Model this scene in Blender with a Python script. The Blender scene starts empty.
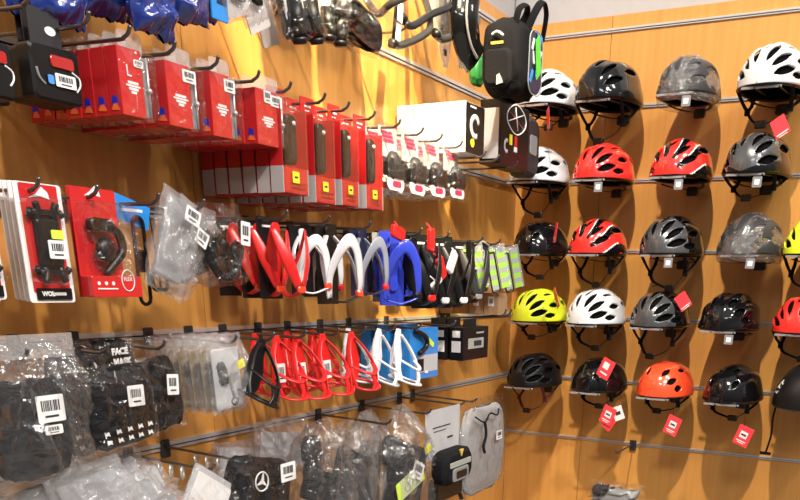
import bpy, math, random
from mathutils import Vector, Matrix, noise
PI = math.pi
scene = bpy.context.scene
COL = scene.collection
R = random.Random(7)

# ------------------------------------------------------------------ camera
# Room frame: the corner of the two clad walls is the z axis; left wall is y = 0, right wall is x = 0,
# the room is x < 0, y < 0.  The photograph is the upper crop of a taller frame, hence the lens shift.
CAM = Vector((-2.694, -1.176, 1.6))
F, CX, CY = 804.0057, 455.8693, 588.3022
def cam_rot():
    yaw, pit, roll = 0.46897191, 0.364324314, -0.0217200235
    cy, sy = math.cos(yaw), math.sin(yaw)
    M = Matrix(((sy, -cy, 0), (0, 0, 1), (-cy, -sy, 0)))
    cp, sp = math.cos(pit), math.sin(pit)
    A = Matrix(((1, 0, 0), (0, cp, -sp), (0, sp, cp)))
    cr, sr = math.cos(roll), math.sin(roll)
    B = Matrix(((cr, -sr, 0), (sr, cr, 0), (0, 0, 1)))
    return (B @ A @ M).transposed()
MT = cam_rot()
cd = bpy.data.cameras.new('camera'); cam = bpy.data.objects.new('camera', cd); COL.objects.link(cam)
cam.matrix_world = Matrix.Translation(CAM) @ MT.to_4x4()
cd.sensor_fit = 'HORIZONTAL'; cd.sensor_width = 36; cd.lens = F / 800 * 36
cd.shift_x = (400 - CX) / 800; cd.shift_y = (CY - 250) / 800
cd.clip_start = 0.02
scene.camera = cam

def PL(x, y, d=0.0):            # where the sight line meets the plane d in front of the left wall
    r = MT @ Vector((x - CX, CY - y, -F)); t = (-d - CAM.y) / r.y
    return CAM + r * t
def PR(x, y, d=0.0):            # same for the right wall
    r = MT @ Vector((x - CX, CY - y, -F)); t = (-d - CAM.x) / r.x
    return CAM + r * t

# ------------------------------------------------------------------ materials
def lin(h):
    if isinstance(h, str):
        h = h.lstrip('#'); c = [int(h[i:i+2], 16) / 255 for i in (0, 2, 4)]
        return tuple((v / 12.92 if v <= .04045 else ((v + .055) / 1.055) ** 2.4) for v in c) + (1,)
    return tuple(h) + (1,)
MATS = {}
def mat(name, color, rough=.5, metal=0, coat=0, bump=0, bscale=60, var=0, spec=.5):
    if name in MATS: return MATS[name]
    m = bpy.data.materials.new(name); m.use_nodes = True; nt = m.node_tree; n = nt.nodes; l = nt.links
    b = n['Principled BSDF']; c = lin(color)
    b.inputs['Base Color'].default_value = c; b.inputs['Roughness'].default_value = rough
    b.inputs['Metallic'].default_value = metal; b.inputs['Coat Weight'].default_value = coat
    b.inputs['Coat Roughness'].default_value = .08; b.inputs['Specular IOR Level'].default_value = spec
    tc = n.new('ShaderNodeTexCoord'); nz = n.new('ShaderNodeTexNoise'); l.new(tc.outputs['Object'], nz.inputs['Vector'])
    nz.inputs['Scale'].default_value = bscale; nz.inputs['Detail'].default_value = 3
    if bump:
        bp = n.new('ShaderNodeBump'); bp.inputs['Strength'].default_value = bump; bp.inputs['Distance'].default_value = .004
        l.new(nz.outputs['Fac'], bp.inputs['Height']); l.new(bp.outputs['Normal'], b.inputs['Normal'])
    v = var or .06
    mx = n.new('ShaderNodeMix'); mx.data_type = 'RGBA'
    mx.inputs[6].default_value = tuple(x * (1 - v) for x in c[:3]) + (1,)
    mx.inputs[7].default_value = tuple(min(1, x * (1 + v)) for x in c[:3]) + (1,)
    l.new(nz.outputs['Fac'], mx.inputs[0]); l.new(mx.outputs[2], b.inputs['Base Color'])
    MATS[name] = m; return m

def clear(name, alpha=.2, tint=(.9, .92, .95), rough=.12, bump=.6, bscale=45, edge=.5, milk=0.0):
    """clear film: see-through with glossy crinkles; milk adds a little haze of its own"""
    if name in MATS: return MATS[name]
    m = bpy.data.materials.new(name); m.use_nodes = True; nt = m.node_tree; n = nt.nodes; l = nt.links
    n.remove(n['Principled BSDF'])
    tc = n.new('ShaderNodeTexCoord'); nz = n.new('ShaderNodeTexNoise'); l.new(tc.outputs['Object'], nz.inputs['Vector'])
    nz.inputs['Scale'].default_value = bscale; nz.inputs['Detail'].default_value = 3; nz.inputs['Distortion'].default_value = 1.5
    bp = n.new('ShaderNodeBump'); bp.inputs['Strength'].default_value = bump; bp.inputs['Distance'].default_value = .02
    vo = n.new('ShaderNodeTexVoronoi'); vo.feature = 'F1'; vo.inputs['Scale'].default_value = bscale * .9
    va = n.new('ShaderNodeVectorMath'); va.operation = 'MULTIPLY_ADD'; va.inputs[1].default_value = (.05, .05, .05); l.new(nz.outputs['Color'], va.inputs[0]); l.new(tc.outputs['Object'], va.inputs[2]); l.new(va.outputs[0], vo.inputs['Vector'])
    ad = n.new('ShaderNodeMath'); ad.operation = 'MULTIPLY_ADD'; ad.inputs[1].default_value = .9; l.new(vo.outputs['Distance'], ad.inputs[0]); l.new(nz.outputs['Fac'], ad.inputs[2]); l.new(ad.outputs[0], bp.inputs['Height'])
    tr = n.new('ShaderNodeBsdfTransparent'); df = n.new('ShaderNodeBsdfDiffuse'); df.inputs['Color'].default_value = tint + (1,)
    gl = n.new('ShaderNodeBsdfGlossy'); gl.inputs['Roughness'].default_value = rough; l.new(bp.outputs['Normal'], gl.inputs['Normal'])
    lw = n.new('ShaderNodeLayerWeight'); lw.inputs['Blend'].default_value = .3; l.new(bp.outputs['Normal'], lw.inputs['Normal'])
    mr = n.new('ShaderNodeMapRange'); mr.inputs['To Min'].default_value = alpha; mr.inputs['To Max'].default_value = min(1, alpha + edge)
    l.new(lw.outputs['Facing'], mr.inputs['Value'])
    m1 = n.new('ShaderNodeMixShader'); m1.inputs['Fac'].default_value = milk; l.new(tr.outputs[0], m1.inputs[1]); l.new(df.outputs[0], m1.inputs[2])
    m2 = n.new('ShaderNodeMixShader'); l.new(mr.outputs['Result'], m2.inputs['Fac']); l.new(m1.outputs[0], m2.inputs[1]); l.new(gl.outputs[0], m2.inputs[2])
    l.new(m2.outputs[0], n['Material Output'].inputs['Surface'])
    MATS[name] = m; return m

def wood():
    m = bpy.data.materials.new('wood_veneer'); m.use_nodes = True; nt = m.node_tree; n = nt.nodes; l = nt.links
    b = n['Principled BSDF']; b.inputs['Roughness'].default_value = .38; b.inputs['Coat Weight'].default_value = .15
    b.inputs['Coat Roughness'].default_value = .3
    tc = n.new('ShaderNodeTexCoord'); mp = n.new('ShaderNodeMapping'); mp.inputs['Scale'].default_value = (40, 40, 1.2)
    l.new(tc.outputs['Object'], mp.inputs['Vector'])
    nz = n.new('ShaderNodeTexNoise'); nz.inputs['Scale'].default_value = 1.5; nz.inputs['Detail'].default_value = 8; nz.inputs['Distortion'].default_value = .1
    l.new(mp.outputs[0], nz.inputs['Vector'])
    n2 = n.new('ShaderNodeTexNoise'); n2.inputs['Scale'].default_value = 9; n2.inputs['Detail'].default_value = 5
    mp2 = n.new('ShaderNodeMapping'); mp2.inputs['Scale'].default_value = (1.6, 1.6, .8); l.new(tc.outputs['Object'], mp2.inputs['Vector']); l.new(mp2.outputs[0], n2.inputs['Vector'])
    cr = n.new('ShaderNodeValToRGB'); cr.color_ramp.elements[0].position = .3; cr.color_ramp.elements[1].position = .72
    cr.color_ramp.elements[0].color = (.56, .258, .058, 1); cr.color_ramp.elements[1].color = (.64, .316, .082, 1)
    l.new(nz.outputs['Fac'], cr.inputs[0])
    mx = n.new('ShaderNodeMix'); mx.data_type = 'RGBA'; mx.blend_type = 'MULTIPLY'; mx.inputs[0].default_value = .6
    c2 = n.new('ShaderNodeValToRGB'); c2.color_ramp.elements[0].position = .3; c2.color_ramp.elements[1].position = .7
    c2.color_ramp.elements[0].color = (.9, .87, .83, 1); c2.color_ramp.elements[1].color = (1, 1, 1, 1)
    l.new(n2.outputs['Fac'], c2.inputs[0]); l.new(cr.outputs[0], mx.inputs[6]); l.new(c2.outputs[0], mx.inputs[7])
    l.new(mx.outputs[2], b.inputs['Base Color'])
    return m

WOOD = wood()
ALU = mat('brushed_aluminium', (.60, .60, .62), .32, .55)
WIRE = mat('dark_chromed_wire', (.16, .15, .15), .3, .85)
DARK = mat('dark_gap', (.02, .017, .015), .8)
PLASTER = mat('white_plaster', (.40, .40, .42), .8, bump=.15, bscale=30)
BLK = mat('black_plastic', (.007, .007, .008), .36, spec=.4)
BLKG = mat('gloss_black', (.004, .004, .005), .1, coat=.5, spec=.4)
BLKM = mat('black_fabric', (.008, .008, .010), .9, bump=.3, bscale=200, spec=.15)
FOAM = mat('black_foam', (.004, .004, .004), 1, spec=.05)
CHAR = mat('charcoal', (.028, .028, .032), .45, spec=.4)
DGRY = mat('dark_silver_shell', (.10, .105, .115), .25, .5, coat=.7)
GRY = mat('grey_plastic', (.22, .225, .24), .45)
GRYB = mat('grey_fabric', (.30, .30, .31), .8, bump=.4, bscale=120)
WHT = mat('white_plastic', (.78, .79, .82), .28, coat=.4)
WSH = mat('silver_white_shell', (.62, .65, .70), .22, coat=.8)
PAPER = mat('white_paper', (.80, .80, .81), .6)
INK = mat('print_ink', (.03, .03, .035), .6)
RED = mat('red_card', (.56, .016, .020), .35, coat=.5)
REDG = mat('gloss_red', (.85, .03, .025), .18, coat=1)
REDP = mat('red_plastic', (.72, .02, .02), .3, coat=.3)
TAG = mat('red_tag', (.85, .05, .07), .5)
ORED = mat('orange_red_shell', (.95, .075, .025), .2, coat=1)
ORNG = mat('orange_print', (.9, .16, .04), .5)
YEL = mat('neon_yellow_shell', (.78, .90, .03), .25, coat=.8)
YST = mat('yellow_sticker', (.90, .86, .03), .5)
LIME = mat('lime_sticker', (.62, .85, .08), .5)
GRN = mat('green_tag', (.10, .62, .05), .5)
BLU = mat('blue_print', (.02, .03, .45), .4)
BLUB = mat('blue_bag_film', (.012, .03, .20), .15, coat=1, bump=1.0, bscale=40, var=.5)
BLUC = mat('blue_card', (.02, .25, .72), .35, coat=.4)
BLUP = mat('blue_plastic', (.04, .07, .62), .25, coat=.5)
NAVY = mat('navy_plastic', (.012, .02, .07), .35)
TAN = mat('brown_cardboard', (.36, .22, .12), .8)
KRAFT = mat('tan_card', (.42, .33, .2), .7)
REFL = mat('reflective_grey', (.33, .36, .34), .4)
HIVIS = mat('hi_vis_green', (.32, .60, .06), .5)
ORSK = mat('orange_grip', (.75, .22, .10), .5)
GREYCARD = mat('grey_card', (.50, .51, .54), .5)
RING = mat('silver_ring', (.75, .74, .70), .25, .7)
C_THIN = clear('clear_blister', .02, rough=.05, bump=.10, bscale=20, edge=.3, milk=.01)
C_BAG = clear('clear_bag', .025, rough=.09, bump=.5, bscale=30, edge=.34, milk=.0)
C_BAGW = clear('cloudy_bag', .05, rough=.12, bump=.5, bscale=30, edge=.34, milk=.15, tint=(.7, .7, .72))
C_MILK = clear('milky_bag', .06, rough=.12, bump=.5, bscale=28, edge=.34, milk=.32, tint=(.75, .75, .78))
C_WRAP = clear('wrap_film', .03, rough=.07, bump=.5, bscale=24, edge=.34, milk=.0)
C_FAN = clear('creased_bag', .06, rough=.10, bump=.35, bscale=25, edge=.38, milk=.035, tint=(.8, .8, .84))
C_HELM = clear('helmet_wrap', .10, rough=.08, bump=.9, bscale=28, edge=.55, milk=.06)
C_TAB = clear('clear_tab', .08, rough=.1, bump=.4, bscale=20, edge=.3, milk=.15)

# ------------------------------------------------------------------ mesh builder
class MB:
    def __init__(s): s.v = []; s.f = []; s.m = []; s.sm = []
    def add(s, vs, fs, mi=0, smooth=False, mtx=None):
        o = len(s.v)
        s.v += [tuple(mtx @ Vector(v)) if mtx else tuple(v) for v in vs]
        for i, f in enumerate(fs):
            s.f.append(tuple(o + k for k in f)); s.m.append(mi[i] if isinstance(mi, list) else mi); s.sm.append(smooth)
        return s
    def box(s, c, d, mi=0, mtx=None):
        x, y, z = (k / 2 for k in d)
        vs = [(c[0] + a * x, c[1] + b * y, c[2] + e * z) for a in (-1, 1) for b in (-1, 1) for e in (-1, 1)]
        return s.add(vs, [(0, 1, 3, 2), (4, 6, 7, 5), (0, 4, 5, 1), (2, 3, 7, 6), (0, 2, 6, 4), (1, 5, 7, 3)], mi, False, mtx)
    def prism(s, poly, y0, y1, mi=0, ch=0, mtx=None, hole=None):
        """outline in x,z extruded from y0 to y1, edges chamfered by ch"""
        n = len(poly); cx = sum(p[0] for p in poly) / n; cz = sum(p[1] for p in poly) / n
        def ins(p):
            dx, dz = p[0] - cx, p[1] - cz; L = math.hypot(dx, dz) or 1
            k = max(0, 1 - ch * 1.3 / L); return (cx + dx * k, cz + dz * k)
        rings = [(y0, poly), (y1, poly)] if not ch else [(y0, [ins(p) for p in poly]), (y0 + math.copysign(ch, y1 - y0), poly), (y1 - math.copysign(ch, y1 - y0), poly), (y1, [ins(p) for p in poly])]
        vs = [(p[0], y, p[1]) for y, pl in rings for p in pl]; fs = []
        for k in range(len(rings) - 1):
            for i in range(n):
                j = (i + 1) % n; fs.append((k * n + i, k * n + j, (k + 1) * n + j, (k + 1) * n + i))
        fs.append(tuple(range(n))); fs.append(tuple(reversed(range((len(rings) - 1) * n, len(rings) * n))))
        return s.add(vs, fs, mi, False, mtx)
    def rprism(s, c, w, h, t, r=.005, ch=.0015, mi=0, mtx=None):
        """rounded rectangular slab centred at c, w x h seen from the front, t deep"""
        return s.prism(rrect(c[0], c[2], w, h, r), c[1] - t / 2, c[1] + t / 2, mi, ch, mtx)
    def tube(s, pts, r, seg=8, mi=0, closed=False, flat=None, up=None, mtx=None):
        """sweep; r number or list; flat = second radius (across) for ribbons"""
        P = [Vector(p) for p in pts]; n = len(P); vs = []; fs = []
        prev = None
        for i, p in enumerate(P):
            a = P[(i - 1) % n] if (closed or i) else p; b = P[(i + 1) % n] if (closed or i < n - 1) else p
            t = (b - a).normalized() if (b - a).length > 1e-9 else Vector((0, 0, 1))
            u = Vector(up) if up else (prev if prev else (Vector((0, 0, 1)) if abs(t.z) < .9 else Vector((1, 0, 0))))
            u = (u - t * u.dot(t)); u = u.normalized() if u.length > 1e-6 else t.orthogonal().normalized()
            prev = u; w = t.cross(u)
            ri = r[i] if isinstance(r, (list, tuple)) else r; rf = (flat[i] if isinstance(flat, (list, tuple)) else flat) if flat else ri
            for k in range(seg):
                q = 2 * PI * k / seg; vs.append(p + u * (math.cos(q) * ri) + w * (math.sin(q) * rf))
        for i in range(n if closed else n - 1):
            for k in range(seg):
                a = i * seg + k; b = i * seg + (k + 1) % seg; c = ((i + 1) % n) * seg
                fs.append((a, b, c + (k + 1) % seg, c + k))
        if not closed: fs.append(tuple(reversed(range(seg)))); fs.append(tuple(range((n - 1) * seg, n * seg)))
        return s.add(vs, fs, mi, True, mtx)
    def lathe(s, prof, seg=20, mi=0, mtx=None):
        """profile (r, z) round the z axis"""
        vs = [(r * math.cos(2 * PI * k / seg), r * math.sin(2 * PI * k / seg), z) for r, z in prof for k in range(seg)]; fs = []
        for i in range(len(prof) - 1):
            for k in range(seg): fs.append((i * seg + k, i * seg + (k + 1) % seg, (i + 1) * seg + (k + 1) % seg, (i + 1) * seg + k))
        fs.append(tuple(reversed(range(seg)))); fs.append(tuple(range((len(prof) - 1) * seg, len(prof) * seg)))
        return s.add(vs, fs, mi, True, mtx)
    def grid(s, fn, nu, nv, mi=0, smooth=True, wrap=False, mtx=None):
        vs = [fn(i / nu, j / nv) for j in range(nv + 1) for i in range(nu + (0 if wrap else 1))]
        W = nu if wrap else nu + 1; fs = []
        for j in range(nv):
            for i in range(nu):
                a = j * W + i; b = j * W + (i + 1) % W; fs.append((a, b, b + W, a + W))
        return s.add(vs, fs, mi, smooth, mtx)
    def ball(s, c, r, mi=0, seg=14, mtx=None):
        rx, ry, rz = r if isinstance(r, (tuple, list)) else (r, r, r)
        def fn(u, v):
            a = 2 * PI * u; b = PI * (.001 + .998 * v)
            return (c[0] + rx * math.sin(b) * math.cos(a), c[1] + ry * math.sin(b) * math.sin(a), c[2] + rz * math.cos(b))
        return s.grid(fn, seg, seg // 2 + 1, mi, True, True, mtx)
    def build(s, name, mats, parent=None, loc=(0, 0, 0), rot=None):
        me = bpy.data.meshes.new(name); me.from_pydata(s.v, [], s.f)
        for m in (mats if isinstance(mats, (list, tuple)) else [mats]): me.materials.append(m)
        me.polygons.foreach_set('material_index', s.m); me.polygons.foreach_set('use_smooth', s.sm); me.update()
        o = bpy.data.objects.new(name, me); COL.objects.link(o); o.location = loc
        if rot: o.rotation_euler = rot
        if parent: o.parent = parent
        return o

def rrect(cx, cz, w, h, r, n=4):
    r = min(r, w / 2 * .99, h / 2 * .99); P = []
    for sx, sz, a0 in ((1, 1, 0), (-1, 1, 90), (-1, -1, 180), (1, -1, 270)):
        for k in range(n + 1):
            a = math.radians(a0 + 90 * k / n)
            P.append((cx + sx * (w / 2 - r) + r * math.cos(a), cz + sz * (h / 2 - r) + r * math.sin(a)))
    return P
def disc(cx, cz, r, n=24, rz=None): return [(cx + r * math.cos(2 * PI * k / n), cz + (rz or r) * math.sin(2 * PI * k / n)) for k in range(n)]
def arc(c, r, a0, a1, n=12): return [(c[0] + r * math.cos(math.radians(a0 + (a1 - a0) * k / n)), c[1] + r * math.sin(math.radians(a0 + (a1 - a0) * k / n))) for k in range(n + 1)]
def smooth_path(P, n=6):
    P = [Vector(p) for p in P]; out = []
    for i in range(len(P) - 1):
        p0 = P[max(0, i - 1)]; p1 = P[i]; p2 = P[i + 1]; p3 = P[min(len(P) - 1, i + 2)]
        for k in range(n):
            t = k / n
            out.append(.5 * ((2 * p1) + (-p0 + p2) * t + (2 * p0 - 5 * p1 + 4 * p2 - p3) * t * t + (-p0 + 3 * p1 - 3 * p2 + p3) * t ** 3))
    out.append(P[-1]); return out

NAMED = []
def thing(name, label, cat, loc, rz=0, group=None, ry=0):
    o = bpy.data.objects.new(name, None); COL.objects.link(o); o.empty_display_size = .03
    o.location = loc; o.rotation_euler = (0, ry, rz); o['label'] = label; o['category'] = cat
    if group: o['group'] = group
    return o
def kids(o): return [c for c in ALLCH.get(o.name, [])]
def dup(root, loc, label, group=None, rz=None, ry=None, scale=None):
    def rec(o, par):
        c = o.copy(); COL.objects.link(c)
        if par: c.parent = par
        for ch in list(o.children): rec(ch, c)
        return c
    r = rec(root, None); r.location = loc; r['label'] = label
    if group: r['group'] = group
    elif 'group' in r: del r['group']
    e = list(r.rotation_euler)
    if rz is not None: e[2] = rz
    if ry is not None: e[1] = ry
    r.rotation_euler = e
    if scale: r.scale = (scale,) * 3
    return r
def struct(o): o['kind'] = 'structure'; return o
_txt = {}
def text(s, size, loc, m, parent, name='printed_text', rot=(PI / 2, 0, 0), align='CENTER', bold=0):
    key = (s, size, m.name, align, bold)
    if key not in _txt:
        cu = bpy.data.curves.new(name, 'FONT'); cu.body = s; cu.size = size; cu.extrude = .0003; cu.offset = bold
        cu.align_x = align; cu.align_y = 'CENTER'; cu.resolution_u = 2
        to = bpy.data.objects.new('tmp', cu); COL.objects.link(to)
        me = bpy.data.meshes.new_from_object(to.evaluated_get(bpy.context.evaluated_depsgraph_get()))
        bpy.data.objects.remove(to); me.materials.clear(); me.materials.append(m); _txt[key] = me
    o = bpy.data.objects.new(name, _txt[key]); COL.objects.link(o); o.parent = parent; o.location = loc; o.rotation_euler = rot
    return o
def barcode(mb, cx, y, cz, w, h, mi, seed=0):
    r = random.Random(seed); x = cx - w / 2
    while x < cx + w / 2 - .001:
        t = r.choice((.0006, .0012, .0018)); mb.box((x + t / 2, y, cz), (t, .0003, h), mi); x += t + r.choice((.0007, .0013))
def sticker(name, parent, cx, y, cz, w, h, m=None, code=True, rot=None, seed=0, lines=0):
    mb = MB(); mb.rprism((0, 0, 0), w, h, .0008, .002, 0, 0)
    if code: barcode(mb, 0, -.0007, h * .12, w * .7, h * .4, 1, seed); mb.box((0, -.0007, -h * .28), (w * .5, .0003, h * .08), 1)
    for k in range(lines): mb.box((0, -.0007, h * (.3 - .2 * k)), (w * .75, .0003, h * .06), 1)
    return mb.build(name, [m or PAPER, INK], parent, (cx, y, cz), rot)
ORD = ['front', 'second', 'third', 'fourth', 'fifth', 'sixth', 'seventh', 'eighth']

# ------------------------------------------------------------------ the walls
def walls():
    # boards of wood veneer with thin seams, each wall one structure mesh
    z0, z1 = .6, 2.338
    mb = MB(); xs = [-3.9, -2.685, -1.465, -.245, 0]
    for a, b in zip(xs, xs[1:]): mb.box(((a + b) / 2, .009, (z0 + z1) / 2), (b - a - .0016, .018, z1 - z0))
    mb.box((-1.95, .021, (z0 + z1) / 2), (3.9, .006, z1 - z0), 1)
    struct(mb.build('wall_left', [WOOD, DARK]))
    mb = MB(); ys = [0, -.287, -1.507, -2.727]
    for a, b in zip(ys, ys[1:]): mb.box((.009, (a + b) / 2, (z0 + z1) / 2), (.018, a - b - .0016, z1 - z0))
    mb.box((.021, -1.36, (z0 + z1) / 2), (.006, 2.727, z1 - z0), 1)
    struct(mb.build('wall_right', [WOOD, DARK]))
    mb = MB(); mb.box((-1.95, .045, 3.3), (3.9, .03, 1.924)); struct(mb.build('wall_left_upper', PLASTER))
    mb = MB(); mb.box((.045, -1.33, 3.3), (.03, 2.79, 1.924)); struct(mb.build('wall_right_upper', PLASTER))
    mb = MB(); mb.box((-2.1, -2.2, -.02), (4.6, 4.9, .04)); struct(mb.build('floor', mat('grey_floor', (.30, .28, .26), .4)))
    # slat rails
    k = 0
    for z in (1.1, 1.3, 1.5, 1.7, 1.9, 2.1, 2.3):
        for side in 'LR':
            k += 1; mb = MB(); L = 3.9 if side == 'L' else 2.727
            q = 1 if side == 'L' else .62
            for zz, hh, dep, mi in ((z + .0040 * q, .0075 * q, .006, 0), (z - .0050 * q, .0050 * q, .004, 0), (z - .0012 * q, .0026 * q, .0012, 1)):
                if side == 'L': mb.box((-L / 2, -dep / 2, zz), (L, dep, hh), mi)
                else: mb.box((-dep / 2, -L / 2, zz), (dep, L, hh), mi)
            struct(mb.build('trim_%d' % k, [ALU, DARK]))
walls()

# ------------------------------------------------------------------ hooks
def hook_mesh_wire(L, tip=.016, droop=.0):
    return smooth_path([(0, .0, 0), (0, -L * .5, -droop * .5), (0, -L + .014, -droop), (0, -L + .004, -droop + .0015), (0, -L - .005, -droop + tip * .45), (0, -L - .009, -droop + tip)], 4)
_hooks = {}
def hook(wall, x, z, L, label, droop=0, m=None, tip=.012):
    """single prong hook on a slat; x is the coordinate along the wall"""
    m = m or WIRE
    loc = (x, 0, z) if wall == 'L' else (0, x, z); rz = 0 if wall == 'L' else -PI / 2
    key = (round(L, 3), droop, tip)
    if key in _hooks: return dup(_hooks[key], loc, label, None, rz)
    t = thing('display_hook', label, 'hook', loc, rz)
    b = MB(); b.rprism((0, -.0065, -.004), .022, .034, .003, .003, .0006); b.box((0, -.003, .003), (.02, .006, .006)); b.build('mounting_plate', CHAR, t)
    w = MB(); w.tube(hook_mesh_wire(L, tip, droop), .0026, 8); w.ball((0, -L - .009, -droop + tip), .0028); w.build('prong', m, t)
    _hooks[key] = t; return t
def helmet_hook(y, z, label, tag=True, L=.235):
    t = thing('helmet_hook', label, 'hook', (0, y, z), -PI / 2)
    b = MB(); b.rprism((0, -.0065, -.004), .066, .014, .003, .003, .0006); b.box((0, -.003, .001), (.06, .006, .006)); b.build('mounting_plate', ALU, t)
    w = MB(); pth = [(-.03, -.006, 0), (-.03, -L + .01, -.018), (-.026, -L, -.019), (.026, -L, -.019), (.03, -L + .01, -.018), (.03, -.006, 0)]
    w.tube(smooth_path(pth, 3), .0026, 8); w.build('wire_frame', WIRE, t)
    r = MB(); r.rprism((-.014, -L - .004, -.019), .100, .0055, .004, .002, .0006); r.build('price_rail', mat('clear_rail', (.42, .42, .45), .2, .5), t)
    if tag:
        g = MB(); g.rprism((.02, -L - .008, -.038), .024, .026, .002, .002, .0004); g.box((.02, -L - .0095, -.038), (.013, .0006, .013), 1); g.build('price_holder', [GRY, PAPER], t)
    return t

# ------------------------------------------------------------------ helmets (front towards -y, rim at z = 0)
def sgnp(v, p): return math.copysign(abs(v) ** p, v)
HA, HB, HC = .086, .122, .108
def hpoint(psi, eta, k=1.0, ridge=0, nr=6, sh=None):
    a, b, c = sh or (HA, HB, HC)
    s = math.sin(eta); x = a * sgnp(math.cos(psi), .88) * s ** .9 if s > 0 else 0; y = -b * sgnp(math.cos(eta), .92); z = c * (max(0, math.sin(psi)) ** .9) * s ** .82 if s > 0 else 0
    r = 1 + ridge * math.cos(psi * nr) * s
    return Vector((x * r * k, y * k * (1 + ridge * .3), z * r * k))
def vset(kind):
    V = []
    def row(ps, e, L, W, tilt=0):
        for p in ps: V.append((p, e, L, W, tilt * (1 if p < 90 else -1)))
    if kind == 'road':      # long spindle vents fanning from the brow
        row((20, 44, 72, 108, 136, 160), 44, 20, 5.6); row((90,), 64, 17, 5)
        row((30, 58, 122, 150), 80, 13, 4.8); row((10, 170), 68, 14, 4.4); row((90,), 100, 14, 5); row((35, 62, 118, 145), 114, 15, 5)
    elif kind == 'wide':
        row((20, 50, 130, 160), 46, 20, 6); row((76, 104), 55, 22, 5.5); row((35, 145), 84, 14, 6.5); row((62, 118), 92, 13, 6.5); row((90,), 110, 14, 6)
    elif kind == 'kid':
        row((35, 65, 115, 145), 50, 12, 6); row((50, 90, 130), 82, 10, 5); row((15, 165), 60, 9, 6)
    elif kind == 'skate':
        row((50, 130), 38, 9, 5); row((75, 105), 62, 10, 4.5)
    elif kind == 'few':
        row((28, 56, 124, 152), 48, 18, 5.5); row((90,), 62, 20, 5); row((40, 140), 85, 14, 5)
    return V
def vent_f(V, psi, eta):
    best = 9; p = math.degrees(psi); e = math.degrees(eta); sn = max(.15, math.sin(eta))
    for (pc, ec, L, W, tl) in V:
        s = e - ec; t = (p - pc) * sn; tr = math.radians(tl); s, t = s * math.cos(tr) - t * math.sin(tr), s * math.sin(tr) + t * math.cos(tr)
        f = abs(s / L) ** 2.2 + abs(t / W) ** 1.05 - 1
        if f < best: best = f
    return best
def shell_mesh(name, V, mats, ridge, nr, pattern=None, NU=104, NV=96, sh=None):
    vs = []; ps = []
    du = PI / NU; dv = PI / NV
    for j in range(NV + 1):
        for i in range(NU + 1):
            u = i * du; v = min(PI - .004, max(.004, j * dv))
            if V and 0 < i < NU and 0 < j < NV:
                f = vent_f(V, u, v)
                if abs(f) < .8:
                    h = 1e-3; gu = (vent_f(V, u + h, v) - f) / h; gv = (vent_f(V, u, v + h) - f) / h; g2 = gu * gu + gv * gv
                    if g2 > 1e-6:
                        a, b = -f * gu / g2, -f * gv / g2
                        if abs(a) < du * .55 and abs(b) < dv * .55: u += a; v += b
            ps.append((u, v)); vs.append(hpoint(u, v, 1, ridge, nr, sh))
    fs = []; ms = []
    for j in range(NV):
        for i in range(NU):
            q = (j * (NU + 1) + i, j * (NU + 1) + i + 1, (j + 1) * (NU + 1) + i + 1, (j + 1) * (NU + 1) + i)
            u = sum(ps[k][0] for k in q) / 4; v = sum(ps[k][1] for k in q) / 4
            if V and vent_f(V, u, v) < 0: continue
            fs.append(q); ms.append(pattern(math.degrees(u), math.degrees(v)) if pattern else 0)
    mb = MB(); mb.add(vs, fs, ms, True); return mb
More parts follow.
